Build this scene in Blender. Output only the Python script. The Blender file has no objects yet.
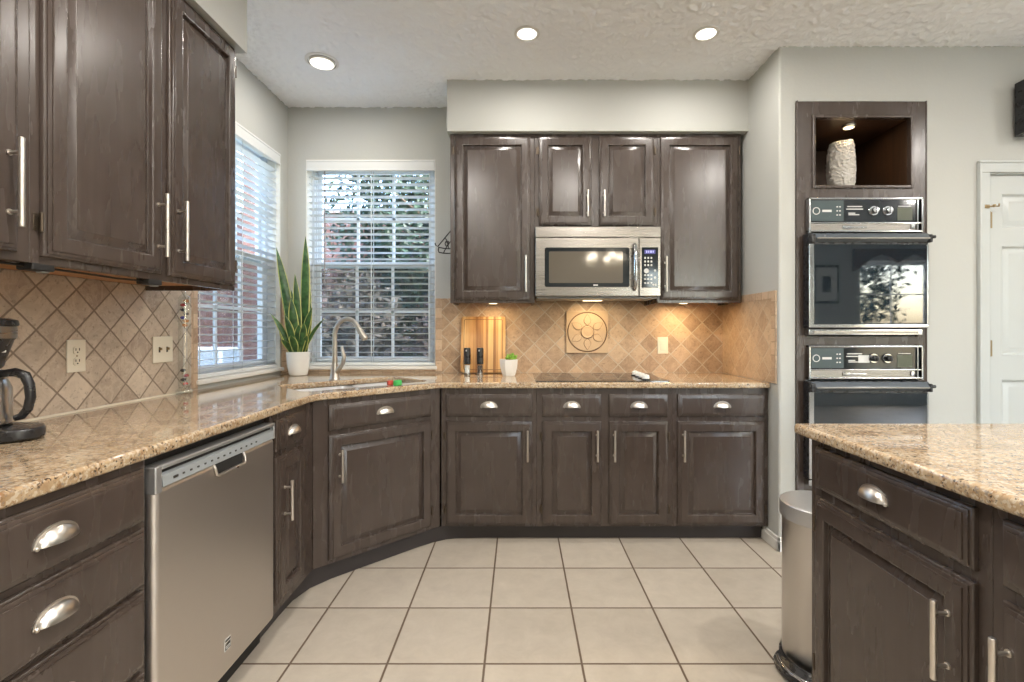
import bpy, bmesh, math, random
from mathutils import Vector, Matrix
S = bpy.context.scene
COL = S.collection
PI = math.pi
R = math.radians
random.seed(7)

# ------------------------------------------------------------------ camera, sky, sun, exposure
cam_d = bpy.data.cameras.new('camera')
cam = bpy.data.objects.new('camera', cam_d)
COL.objects.link(cam)
cam.location = (0, 0, 1.2)
cam.rotation_euler = (PI / 2, 0, 0)
cam_d.sensor_width = 36
cam_d.lens = 36 * 484 / 1024
cam_d.shift_x = -(519 - 512) / 1024
cam_d.shift_y = (330 - 341) / 1024
cam_d.clip_start = 0.05
S.camera = cam

W = bpy.data.worlds.new('sky')
S.world = W
W.use_nodes = True
wn = W.node_tree.nodes
bg = wn['Background']
sky = wn.new('ShaderNodeTexSky')
sky.sky_type = 'NISHITA'
sky.sun_disc = False
sky.sun_elevation = R(48)
sky.sun_rotation = R(120)
sky.air_density = 1.0
sky.dust_density = 3.0
W.node_tree.links.new(sky.outputs[0], bg.inputs[0])
bg.inputs[1].default_value = 3.0

sun_d = bpy.data.lights.new('sun', 'SUN')
sun_d.energy = 9.0
sun_d.angle = R(3)
sun_d.color = (1, .95, .88)
sun = bpy.data.objects.new('sun', sun_d)
COL.objects.link(sun)
sun.rotation_euler = (R(48), 0, R(93))

S.view_settings.view_transform = 'Standard'
S.view_settings.look = 'None'
S.view_settings.gamma = 1
S.view_settings.use_curve_mapping = False
S.view_settings.exposure = -0.03
S.cycles.use_denoising = True
S.cycles.use_adaptive_sampling = False
S.cycles.denoising_prefilter = 'ACCURATE'
S.cycles.max_bounces = 10
S.cycles.transparent_max_bounces = 24
S.cycles.sample_clamp_indirect = 6
S.cycles.caustics_reflective = False
S.cycles.caustics_refractive = False

LAMP = (1.0, .94, .87)
CEIL_W = 15.0         # watts of each recessed lamp


def area(name, loc, size, watts, color=LAMP, rot=(0, 0, 0), parent=None, spread=PI):
    d = bpy.data.lights.new(name, 'AREA')
    d.shape = 'DISK'
    d.size = size
    d.energy = watts
    d.color = color
    d.spread = spread
    o = bpy.data.objects.new(name, d)
    COL.objects.link(o)
    o.location = loc
    o.rotation_euler = rot
    o.parent = parent
    return o


# ------------------------------------------------------------------ materials
class G:
    """small helper around a material's node tree"""
    def __init__(s, name):
        s.mat = bpy.data.materials.new(name)
        s.mat.use_nodes = True
        s.nt = s.mat.node_tree
        s.p = s.nt.nodes['Principled BSDF']
        s.o = s.nt.nodes['Material Output']
        s._co = None

    def n(s, t, **kw):
        x = s.nt.nodes.new(t)
        for k, v in kw.items():
            setattr(x, k, v)
        return x

    def set(s, sock, v):
        if isinstance(v, bpy.types.NodeSocket):
            s.nt.links.new(v, sock)
        else:
            if isinstance(v, (tuple, list)) and len(v) == 3 and sock.type == 'RGBA':
                v = (*v, 1)
            sock.default_value = v

    def P(s, **kw):
        for k, v in kw.items():
            s.set(s.p.inputs[k.replace('_', ' ')], v)
        return s

    def m(s, op, a, b=0.0, c=0.0):
        x = s.n('ShaderNodeMath', operation=op)
        for i, v in enumerate((a, b, c)):
            s.set(x.inputs[i], v)
        return x.outputs[0]

    def co(s):
        if s._co is None:
            s._co = s.n('ShaderNodeTexCoord').outputs['Object']
        return s._co

    def xyz(s):
        x = s.n('ShaderNodeSeparateXYZ')
        s.set(x.inputs[0], s.co())
        return x.outputs

    def scaled(s, v):
        x = s.n('ShaderNodeMapping')
        s.set(x.inputs['Vector'], s.co())
        x.inputs['Scale'].default_value = v
        x.inputs['Location'].default_value = (31.7, 57.3, 23.9)
        return x.outputs[0]

    def noise(s, scale, detail=3, rough=.5, vec=None, dist=0):
        x = s.n('ShaderNodeTexNoise')
        s.set(x.inputs['Vector'], vec if vec is not None else s.co())
        x.inputs['Scale'].default_value = scale
        x.inputs['Detail'].default_value = detail
        x.inputs['Roughness'].default_value = rough
        x.inputs['Distortion'].default_value = dist
        return x.outputs[0]

    def voro(s, scale, out='Color', vec=None, feature='F1'):
        x = s.n('ShaderNodeTexVoronoi', feature=feature)
        s.set(x.inputs['Vector'], vec if vec is not None else s.co())
        x.inputs['Scale'].default_value = scale
        return x.outputs[out]

    def ramp(s, fac, stops, interp='LINEAR'):
        x = s.n('ShaderNodeValToRGB')
        x.color_ramp.interpolation = interp
        e = x.color_ramp.elements
        while len(e) < len(stops):
            e.new(.5)
        for i, (p, c) in enumerate(stops):
            e[i].position = p
            e[i].color = (*c, 1) if isinstance(c, (tuple, list)) else (c, c, c, 1)
        s.set(x.inputs[0], fac)
        return x.outputs[0]

    def mix(s, f, a, b, mode='MIX'):
        x = s.n('ShaderNodeMix', data_type='RGBA', blend_type=mode)
        s.set(x.inputs[0], f)
        s.set(x.inputs[6], a)
        s.set(x.inputs[7], b)
        return x.outputs[2]

    def bump(s, h, dist, strength=1.0, normal=None):
        x = s.n('ShaderNodeBump')
        x.inputs['Strength'].default_value = strength
        x.inputs['Distance'].default_value = dist
        s.set(x.inputs['Height'], h)
        if normal is not None:
            s.set(x.inputs['Normal'], normal)
        return x.outputs[0]

    def bw(s, c):
        x = s.n('ShaderNodeSeparateColor')
        s.set(x.inputs[0], c)
        return x.outputs[0]


def plain(name, col, rough=.5, metal=0, **kw):
    g = G(name)
    g.P(Base_Color=col, Roughness=rough, Metallic=metal, **kw)
    # faint tonal variation keeps every surface procedural rather than flat
    n = g.noise(35, 3)
    g.P(Roughness=g.m('MULTIPLY_ADD', n, .12, rough - .06))
    return g.mat


def emis(name, col, st):
    g = G(name)
    g.P(Base_Color=(0, 0, 0), Emission_Color=col, Emission_Strength=st)
    return g.mat


def cabinet_paint():
    g = G('brown cabinet paint')
    grain = g.noise(1, 3, .55, g.scaled((60, 60, 4)))
    blot = g.noise(7, 4, .6)
    streak = g.noise(1, 4, .6, g.scaled((48, 48, 2.2)))
    col = g.ramp(g.m('ADD', g.m('MULTIPLY', streak, .42), g.m('MULTIPLY', blot, .58)), [(.36, (.050, .036, .029)), (.52, (.060, .044, .036)), (.68, (.074, .056, .046))])
    g.P(Base_Color=col, Roughness=g.m('MULTIPLY_ADD', g.noise(1, 3, .5, g.scaled((22, 22, 4))), .07, .235), IOR=1.6,
        Normal=g.bump(grain, .0004, .035))
    return g.mat


def granite():
    g = G('speckled granite')
    w = g.noise(1, 6, .65, g.scaled((9, 9, 9)))
    base = g.ramp(w, [(.28, (.24, .145, .07)), (.42, (.37, .25, .14)), (.56, (.47, .345, .21)), (.72, (.55, .44, .31))])
    fine = g.noise(70, 5, .7)
    c = g.mix(g.ramp(fine, [(.36, .75), (.50, 0.0)]), base, (.22, .11, .045))
    sp = g.m('ADD', g.m('MULTIPLY', g.bw(g.voro(170)), .55), g.m('MULTIPLY', g.noise(48, 3, .6), .6))
    c = g.mix(g.ramp(sp, [(.63, 0.0), (.73, .6)]), c, (.62, .54, .42))
    dk = g.m('ADD', g.m('MULTIPLY', g.bw(g.voro(240)), .5), g.m('MULTIPLY', g.noise(70, 4), .65))
    c = g.mix(g.ramp(dk, [(.30, .9), (.38, 0.0)]), c, (.030, .024, .020))
    gr = g.ramp(g.noise(105, 3, .6), [(.57, 0.0), (.66, .7)])
    c = g.mix(gr, c, (.20, .175, .15))
    g.P(Base_Color=c, Roughness=.07, Coat_Weight=.3, Coat_Roughness=.03)
    return g.mat


def tile_mat(name, axis, u0, v0, size, diag, lo, hi, grout, gw, rough=.45, tone=1.0, pits=True):
    """square tiles on the plane spanned by `axis` (u) and z; diag turns them on their corner"""
    g = G(name)
    x, y, z = g.xyz()
    ax = {'x': x, 'y': y, 'z': z}
    u, v = ax[axis[0]], ax[axis[1]]
    u = g.m('SUBTRACT', u, u0)
    v = g.m('SUBTRACT', v, v0)
    if diag:
        k = 1 / (math.sqrt(2) * size)
        a = g.m('MULTIPLY', g.m('ADD', u, v), k)
        b = g.m('MULTIPLY', g.m('SUBTRACT', u, v), k)
    else:
        a = g.m('DIVIDE', u, size)
        b = g.m('DIVIDE', v, size)
    wob = g.m('MULTIPLY', g.m('SUBTRACT', g.noise(30, 2), .5), .03 if pits else .004)
    a = g.m('ADD', a, wob)
    b = g.m('ADD', b, wob)
    cell = g.n('ShaderNodeCombineXYZ')
    g.set(cell.inputs[0], g.m('FLOOR', a))
    g.set(cell.inputs[1], g.m('FLOOR', b))
    wn_ = g.n('ShaderNodeTexWhiteNoise', noise_dimensions='2D')
    g.set(wn_.inputs['Vector'], cell.outputs[0])
    rnd = wn_.outputs['Value']
    da = g.m('ABSOLUTE', g.m('SUBTRACT', g.m('FRACT', a), .5))
    db = g.m('ABSOLUTE', g.m('SUBTRACT', g.m('FRACT', b), .5))
    edge = g.m('SUBTRACT', .5, g.m('MAXIMUM', da, db))           # 0 at the joint
    mask = g.ramp(g.m('DIVIDE', edge, gw / size), [(.40, 0.0), (.62, 1.0)])
    off = g.n('ShaderNodeVectorMath', operation='ADD')
    g.set(off.inputs[0], g.co())
    sc = g.n('ShaderNodeVectorMath', operation='SCALE')
    g.set(sc.inputs[0], wn_.outputs['Color'])
    sc.inputs['Scale'].default_value = 7.0
    g.set(off.inputs[1], sc.outputs[0])
    mott = g.noise(16 if pits else 11, 7, .68, off.outputs[0], .4)
    t = g.m('ADD', g.m('MULTIPLY', rnd, .62 * tone), g.m('MULTIPLY', mott, 1.0 - .55 * tone))
    col = g.ramp(t, [(.22, lo), (.80, hi)])
    h = mask
    if pits:
        pit = g.ramp(g.noise(60, 5, .65, off.outputs[0]), [(.34, 0.0), (.43, 1.0)])
        vein = g.ramp(g.noise(9, 6, .7, off.outputs[0], 1.2), [(.44, 0.0), (.50, .28), (.56, 0.0)])
        col = g.mix(vein, col, tuple(min(1, c * 1.15) for c in hi))
        col = g.mix(g.m('MULTIPLY', g.m('SUBTRACT', 1.0, pit), .42), col, tuple(c * .45 for c in lo))
        h = g.m('MULTIPLY_ADD', pit, .35, mask)
    col = g.mix(mask, grout, col)
    g.P(Base_Color=col, Roughness=g.m('MULTIPLY_ADD', mask, rough - .8, .8), Normal=g.bump(h, .003, .6))
    return g.mat


def steel(name='brushed stainless steel', col=(.31, .29, .265), rough=.28, scale=(4, 4, 260)):
    g = G(name)
    n = g.noise(1, 3, .6, g.scaled(scale))
    g.P(Base_Color=col, Metallic=1.0, Roughness=g.m('MULTIPLY_ADD', n, .08, rough - .04), Normal=g.bump(n, .0003, .08))
    return g.mat


def paint(name, col, scale=55, dist=.0015, rough=.75):
    g = G(name)
    n = g.noise(scale, 4, .6)
    g.P(Base_Color=g.mix(g.noise(1.3, 2), tuple(c * .97 for c in col), tuple(min(1, c * 1.03) for c in col)), Roughness=rough,
        Normal=g.bump(n, dist, .5))
    return g.mat


def popcorn():
    g = G('popcorn ceiling')
    v = g.voro(64, 'Distance')
    n = g.noise(110, 3, .6)
    h = g.m('ADD', g.m('MULTIPLY', g.m('SUBTRACT', 1.0, v), .8), n)
    g.P(Base_Color=(.90, .92, .93), Roughness=.95, Normal=g.bump(h, .004, .4))
    return g.mat


def glass(name, tint=(1, 1, 1), refl=.08):
    g = G(name)
    t = g.n('ShaderNodeBsdfTransparent')
    t.inputs[0].default_value = (*tint, 1)
    gl = g.n('ShaderNodeBsdfGlossy')
    gl.inputs['Roughness'].default_value = .02
    f = g.n('ShaderNodeFresnel')
    f.inputs[0].default_value = 1.45
    mx = g.n('ShaderNodeMixShader')
    bf = g.n('ShaderNodeNewGeometry').outputs['Backfacing']
    g.set(mx.inputs[0], g.m('MULTIPLY', g.m('MINIMUM', g.m('MAXIMUM', f.outputs[0], refl), .5), g.m('SUBTRACT', 1.0, bf)))
    g.nt.links.new(t.outputs[0], mx.inputs[1])
    g.nt.links.new(gl.outputs[0], mx.inputs[2])
    g.nt.links.new(mx.outputs[0], g.o.inputs[0])
    return g.mat


def screen_mat():
    g = G('insect screen mesh')
    t = g.n('ShaderNodeBsdfTransparent')
    d = g.n('ShaderNodeBsdfDiffuse')
    d.inputs[0].default_value = (.09, .10, .11, 1)
    mx = g.n('ShaderNodeMixShader')
    mx.inputs[0].default_value = .42
    g.nt.links.new(t.outputs[0], mx.inputs[1])
    g.nt.links.new(d.outputs[0], mx.inputs[2])
    g.nt.links.new(mx.outputs[0], g.o.inputs[0])
    return g.mat


def brick_mat():
    g = G('red brick')
    b = g.n('ShaderNodeTexBrick')
    x, y, z = g.xyz()
    cv = g.n('ShaderNodeCombineXYZ')
    g.set(cv.inputs[0], g.m('ADD', x, y))
    g.set(cv.inputs[1], z)
    g.set(b.inputs['Vector'], cv.outputs[0])
    b.inputs['Color1'].default_value = (.095, .040, .033, 1)
    b.inputs['Color2'].default_value = (.13, .064, .054, 1)
    b.inputs['Mortar'].default_value = (.15, .125, .115, 1)
    b.inputs['Scale'].default_value = 1
    b.inputs['Brick Width'].default_value = .21
    b.inputs['Row Height'].default_value = .075
    b.inputs['Mortar Size'].default_value = .008
    c = g.mix(.5, b.outputs['Color'], g.ramp(g.noise(4, 4), [(.3, (.085, .038, .032)), (.7, (.145, .078, .068))]))
    g.P(Base_Color=c, Roughness=.9)
    return g.mat


def wood(name, lo, hi, scale=(28, 28, 2.2), rough=.45):
    g = G(name)
    n = g.noise(1, 5, .6, g.scaled(scale), .6)
    g.P(Base_Color=g.ramp(n, [(.3, lo), (.7, hi)]), Roughness=rough)
    return g.mat


def leaf_mat(name, a, b, scale=14, rough=.45):
    g = G(name)
    g.P(Base_Color=g.mix(g.ramp(g.noise(scale, 3), [(.35, 0.0), (.65, 1.0)]), a, b), Roughness=rough)
    return g.mat


M = {}
M['cab'] = cabinet_paint()
M['toe'] = plain('dark toe kick paint', (.035, .030, .030), .4)
M['granite'] = granite()
DG = .145
M['tile_left'] = tile_mat('travertine left', 'yz', 1.8855, 1.2, DG / 1.4142, True, (.30, .225, .165), (.62, .52, .41), (.25, .195, .145), .006, tone=.68)
M['tile_back'] = tile_mat('travertine back', 'xz', .251, 1.106, DG / 1.4142, True, (.25, .155, .090), (.58, .42, .275), (.52, .43, .32), .0065, tone=.66)
M['tile_side'] = tile_mat('travertine side', 'yz', 3.30, 1.106, DG / 1.4142, True, (.32, .21, .13), (.58, .43, .285), (.50, .40, .29), .006, tone=.55)
M['bord_y'] = tile_mat('travertine border along depth', 'yz', .01, .032, .0735, False, (.34, .22, .14), (.60, .45, .31), (.38, .29, .2), .005)
M['bord_x'] = tile_mat('travertine border along width', 'xz', .01, .032, .0735, False, (.34, .22, .14), (.60, .45, .31), (.38, .29, .2), .005)
M['floor'] = tile_mat('cream floor tile', 'xy', -.124, 2.44, .35, False, (.40, .35, .285), (.55, .49, .41), (.13, .09, .06), .008, rough=.33, tone=.35, pits=False)
M['medal'] = paint('carved limestone', (.54, .39, .25), 90, .002, .7)
M['mgroove'] = paint('dark carved groove', (.16, .095, .05), 90, .002, .8)
M['wall'] = paint('greige wall paint', (.478, .485, .458))
M['ceil'] = popcorn()
M['white'] = plain('white trim paint', (.76, .75, .71), .4)
M['vinyl'] = plain('white window vinyl', (.78, .82, .84), .35)
M['blind'] = plain('white blind slat', (.70, .72, .72), .4)
M['cord'] = plain('blind cord', (.62, .66, .68), .7)
M['wand'] = plain('grey blind wand', (.22, .21, .20), .4)
M['steel'] = steel()
M['steel_v'] = steel('brushed steel vertical', (.60, .575, .545), scale=(260, 260, 4), rough=.30)
M['steel_dw'] = steel('dishwasher stainless', (.64, .60, .56), .40, (4, 4, 200))
M['satin'] = plain('satin grey metal', (.56, .565, .57), .38, .85)
M['nickel'] = plain('brushed nickel', (.70, .655, .60), .30, 1.0)
M['faucet'] = plain('satin nickel faucet', (.50, .46, .41), .33, 1.0)
M['bronze'] = plain('dark bronze hinge', (.11, .085, .06), .4, .8)
M['chrome'] = plain('polished chrome', (.52, .53, .54), .12, 1.0)
M['sinksteel'] = plain('satin sink steel', (.85, .85, .85), .42, .6)
M['brass'] = plain('antique brass', (.34, .26, .15), .35, 1.0)
M['black'] = plain('black plastic', (.016, .016, .018), .28)
M['blackm'] = plain('matte black', (.012, .012, .012), .6)
M['iron'] = plain('black wrought iron', (.018, .016, .015), .5, .5)
M['bglass'] = plain('black oven glass', (.010, .016, .022), .03, 0, IOR=1.75)
M['mwglass'] = plain('smoked microwave window', (.10, .085, .065), .07, 0, IOR=1.9)
M['cooktop'] = plain('black glass cooktop', (.02, .017, .015), .04, 0, IOR=1.8)
M['ctl'] = plain('dark control glass', (.012, .016, .019), .08, 0, IOR=1.5)
M['ctlgrey'] = plain('grey green control plate', (.055, .080, .085), .25)
M['greyp'] = plain('light grey plastic', (.29, .31, .32), .35)
M['legend'] = plain('pale printed legend', (.62, .62, .60), .5)
M['display'] = emis('blue clock display', (.16, .14, .55), .7)
M['digits'] = emis('clock digits', (.6, .62, 1), 1.3)
M['lens'] = emis('lit lamp lens', (1, .93, .80), 3.2)
M['puck'] = emis('lit puck lens', (1, .80, .48), 4)
M['plate'] = plain('almond wall plate', (.72, .66, .53), .4)
M['slot'] = plain('dark slot', (.03, .025, .02), .6)
M['rawwood'] = wood('raw cabinet underside wood', (.36, .16, .05), (.55, .27, .10), (3, 30, 30))
M['nichewood'] = wood('dark stained lining', (.030, .014, .007), (.060, .028, .012))
M['board'] = None
M['ceramic'] = plain('white glazed ceramic', (.80, .79, .75), .2)
M['soil'] = plain('potting soil', (.035, .024, .016), .95)
M['snake'] = leaf_mat('snake plant green', (.014, .055, .016), (.055, .14, .040), 30, .35)
M['snake_e'] = plain('yellow leaf margin', (.50, .50, .16), .4)
M['succ'] = leaf_mat('bright succulent green', (.13, .33, .03), (.36, .58, .10), 30)
M['vase'] = plain('rough white ceramic', (.58, .55, .50), .7)
M['clear'] = glass('clear glass', (.93, .95, .95), .20)
M['pane'] = glass('window glass', (.93, .96, .97), .03)
M['screen'] = screen_mat()
M['brick'] = brick_mat()
M['bark'] = plain('tree bark', (.10, .07, .05), .9)
M['leaf1'] = leaf_mat('evergreen leaf', (.010, .024, .016), (.032, .060, .036), 3, .5)
M['leaf2'] = leaf_mat('dull bush leaf', (.03, .03, .022), (.09, .075, .06), 4, .6)
M['leaf3'] = leaf_mat('reddish bush leaf', (.055, .035, .03), (.12, .085, .072), 4, .6)
M['lawn'] = leaf_mat('winter lawn', (.12, .13, .06), (.26, .22, .12), 2, .9)
M['door'] = plain('white door paint', (.50, .525, .515), .35)
M['sponge_g'] = plain('green sponge', (.06, .42, .10), .8)
M['sponge_r'] = plain('red scrub pad', (.48, .07, .05), .8)
M['red'] = plain('red glass liquid', (.45, .02, .02), .15)
M['blue'] = plain('blue glass liquid', (.03, .03, .42), .15)
M['amber'] = plain('amber glass liquid', (.60, .22, .03), .15)
M['dark'] = plain('dark glass liquid', (.03, .025, .03), .15)
M['salt'] = plain('white salt', (.8, .79, .76), .8)
M['peppercorn'] = plain('black peppercorns', (.05, .035, .03), .8)
M['fabric'] = plain('brown valance cloth', (.12, .05, .03), .9)
M['paper'] = plain('white picture mat', (.7, .7, .66), .8)
M['screw'] = plain('stone coloured spoon', (.75, .70, .62), .4)


def board_mat():
    g = G('striped acacia board')
    x, y, z = g.xyz()
    st = g.m('FLOOR', g.m('MULTIPLY', x, 58.0))
    w_ = g.n('ShaderNodeTexWhiteNoise', noise_dimensions='1D')
    g.set(w_.inputs['W'], st)
    grain = g.noise(1, 5, .65, g.scaled((60, 60, 5)))
    f = g.m('ADD', g.m('MULTIPLY', w_.outputs['Value'], .6), g.m('MULTIPLY', grain, .5))
    g.P(Base_Color=g.ramp(f, [(.2, (.26, .115, .035)), (.55, (.56, .31, .11)), (.85, (.74, .50, .22))]), Roughness=.4)
    return g.mat


M['board'] = board_mat()


# ------------------------------------------------------------------ mesh helpers
class MB:
    def __init__(s):
        s.bm = bmesh.new()
        s.mi = 0

    def _new(s, verts):
        return [s.bm.verts.new(v) for v in verts]

    def _f(s, vs, mi=None):
        try:
            f = s.bm.faces.new(vs)
            f.material_index = s.mi if mi is None else mi
            return f
        except ValueError:
            return None

    def box(s, x0, x1, y0, y1, z0, z1, bev=0.0, seg=2):
        x0, x1 = min(x0, x1), max(x0, x1)
        y0, y1 = min(y0, y1), max(y0, y1)
        z0, z1 = min(z0, z1), max(z0, z1)
        v = s._new([(x, y, z) for z in (z0, z1) for y in (y0, y1) for x in (x0, x1)])
        fs = [s._f([v[i] for i in q]) for q in ((0, 2, 3, 1), (4, 5, 7, 6), (0, 1, 5, 4), (2, 6, 7, 3), (0, 4, 6, 2), (1, 3, 7, 5))]
        if bev > 0:
            bev = min(bev, .45 * min(x1 - x0, y1 - y0, z1 - z0))
            es = list({e for f in fs for e in f.edges})
            bmesh.ops.bevel(s.bm, geom=es, offset=bev, segments=seg, affect='EDGES', profile=.5)
        return s

    def loft(s, loops, cap0=True, cap1=True, closed=True):
        rows = [s._new(l) for l in loops]
        n = len(rows[0])
        for a, b in zip(rows, rows[1:]):
            for i in range(n if closed else n - 1):
                j = (i + 1) % n
                s._f((a[i], a[j], b[j], b[i]))
        if cap0:
            s._f(rows[0][::-1])
        if cap1:
            s._f(rows[-1])
        return s

    def tube(s, pts, r, n=10, caps=True):
        pts = [Vector(p) for p in pts]
        rs = r if isinstance(r, (list, tuple)) else [r] * len(pts)
        t0 = (pts[1] - pts[0]).normalized()
        up = Vector((0, 0, 1)) if abs(t0.z) < .9 else Vector((1, 0, 0))
        u = t0.cross(up).normalized()
        loops = []
        for i, p in enumerate(pts):
            a = pts[max(0, i - 1)]
            b = pts[min(len(pts) - 1, i + 1)]
            t = (b - a).normalized()
            u = (u - t * u.dot(t)).normalized()
            w = t.cross(u)
            loops.append([p + (u * math.cos(2 * PI * k / n) + w * math.sin(2 * PI * k / n)) * rs[i] for k in range(n)])
        return s.loft(loops, caps, caps)

    def cyl(s, p0, p1, r0, r1=None, n=20):
        return s.tube([p0, p1], [r0, r0 if r1 is None else r1], n)

    def lathe(s, prof, c=(0, 0, 0), n=28, axis='z', cap0=True, cap1=True):
        loops = []
        for r, h in prof:
            l = []
            for k in range(n):
                a = 2 * PI * k / n
                q = (r * math.cos(a), r * math.sin(a), h)
                if axis == 'y':
                    q = (q[0], -h, q[1])
                elif axis == 'x':
                    q = (h, q[0], q[1])
                l.append((c[0] + q[0], c[1] + q[1], c[2] + q[2]))
            loops.append(l)
        return s.loft(loops, cap0, cap1)

    def prism(s, poly, z0, z1, bev=0.0, seg=2, plane='xy'):
        def m(p, h):
            return (p[0], p[1], h) if plane == 'xy' else (p[0], h, p[1]) if plane == 'xz' else (h, p[0], p[1])
        a = s._new([m(p, z0) for p in poly])
        b = s._new([m(p, z1) for p in poly])
        n = len(poly)
        fs = [s._f(a[::-1]), s._f(b)]
        for i in range(n):
            j = (i + 1) % n
            fs.append(s._f((a[i], a[j], b[j], b[i])))
        if bev:
            es = list({e for f in fs if f for e in f.edges if (e.verts[0] in a) == (e.verts[1] in a)})
            bmesh.ops.bevel(s.bm, geom=es, offset=bev, segments=seg, affect='EDGES', profile=.5)
        return s

    def rings(s, x0, x1, z0, z1, prof, y=0.0, back=True):
        """stepped rectangular panel: prof = [(inset, out)], front faces -y"""
        loops = []
        for i, o in prof:
            loops.append([(x0 + i, y - o, z0 + i), (x1 - i, y - o, z0 + i), (x1 - i, y - o, z1 - i), (x0 + i, y - o, z1 - i)])
        return s.loft(loops, back)

    def ball(s, c, r, nu=16, nv=10, sc=(1, 1, 1)):
        loops = []
        for j in range(nv + 1):
            t = -PI / 2 + PI * j / nv
            rr = max(1e-4, math.cos(t))
            loops.append([(c[0] + sc[0] * r * rr * math.cos(2 * PI * k / nu), c[1] + sc[1] * r * rr * math.sin(2 * PI * k / nu), c[2] + sc[2] * r * math.sin(t)) for k in range(nu)])
        return s.loft(loops)

    def xf(s, mat):
        s.bm.transform(mat)
        return s

    def out(s, name, mat, parent=None, loc=None, rot=None, smooth=47, label=None, recalc=True):
        if recalc:
            bmesh.ops.recalc_face_normals(s.bm, faces=s.bm.faces)
        lim = R(smooth)
        for f in s.bm.faces:
            f.smooth = True
        for e in s.bm.edges:
            e.smooth = len(e.link_faces) == 2 and e.calc_face_angle(0) < lim
        me = bpy.data.meshes.new(name)
        s.bm.to_mesh(me)
        s.bm.free()
        for m in (mat if isinstance(mat, (list, tuple)) else [mat]):
            me.materials.append(M[m] if isinstance(m, str) else m)
        o = bpy.data.objects.new(name, me)
        COL.objects.link(o)
        if parent is not None:
            o.parent = parent
        if loc:
            o.location = loc
        if rot:
            o.rotation_euler = rot
        wn_ = o.modifiers.new('weighted normals', 'WEIGHTED_NORMAL')
        wn_.keep_sharp = True
        if label:
            o['label'] = label
        return o


def tag(o, label, cat, group=None, kind=None):
    o['label'] = label
    o['category'] = cat
    if group:
        o['group'] = group
    if kind:
        o['kind'] = kind
    return o


def thing(name, label, cat, loc=(0, 0, 0), rz=0, group=None):
    o = bpy.data.objects.new(name, None)
    COL.objects.link(o)
    o.empty_display_size = .1
    o.location = loc
    o.rotation_euler = (0, 0, rz)
    return tag(o, label, cat, group)


def struct(name, mb, mat, parent=None, **kw):
    o = mb.out(name, mat, parent, **kw)
    if parent is None:
        o['kind'] = 'structure'
    return o


def struct_root(name, loc=(0, 0, 0), rz=0):
    o = bpy.data.objects.new(name, None)
    COL.objects.link(o)
    o.location = loc
    o.rotation_euler = (0, 0, rz)
    o['kind'] = 'structure'
    return o


def clone(root, loc, rz=None, label=None):
    r = root.copy()
    COL.objects.link(r)
    r.location = loc
    if rz is not None:
        r.rotation_euler = (0, 0, rz)
    if label:
        r['label'] = label
    for ch in list(root.children):
        c = ch.copy()
        COL.objects.link(c)
        c.parent = r
        for g_ in list(ch.children):
            d = g_.copy()
            COL.objects.link(d)
            d.parent = c
    return r


def arc(c, r, a0, a1, n, plane='xz'):
    o = []
    for i in range(n + 1):
        a = a0 + (a1 - a0) * i / n
        u, v = r * math.cos(a), r * math.sin(a)
        o.append((c[0] + u, c[1], c[2] + v) if plane == 'xz' else (c[0] + u, c[1] + v, c[2]) if plane == 'xy' else (c[0], c[1] + u, c[2] + v))
    return o


# ------------------------------------------------------------------ the room shell
XL, YB, XR, YF, ZC = -1.60, 3.352, 6.90, -2.60, 2.745
XS, YO = 1.415, 2.633               # side wall of the cooktop niche, plane of the oven wall
XD = 2.555                          # hinge side of the white door
TWX0, TWX1, TWZ = 1.507, 2.214, 2.444


def wall_grid(mb, axis, p0, p1, u0, u1, z0, z1, holes):
    us = sorted({u0, u1, *[h[0] for h in holes], *[h[1] for h in holes]})
    for a, b in zip(us, us[1:]):
        cuts = sorted([(h[2], h[3]) for h in holes if h[0] <= a + 1e-6 and h[1] >= b - 1e-6])
        z = z0
        for c0, c1 in cuts + [(z1, z1)]:
            if c0 > z + 1e-6:
                if axis == 'x':
                    mb.box(p0, p1, a, b, z, c0)
                else:
                    mb.box(a, b, p0, p1, z, c0)
            z = max(z, c1)
    return mb


WT = .15
WZ0, WZ1 = .945, 2.38
LW = (2.398, 3.245)                 # left window along y
BW = (-1.475, -.578)                # back window along x
struct('floor', MB().box(XL - WT, XR + WT, YF - WT, YB + WT, -.10, 0), 'floor')


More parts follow.
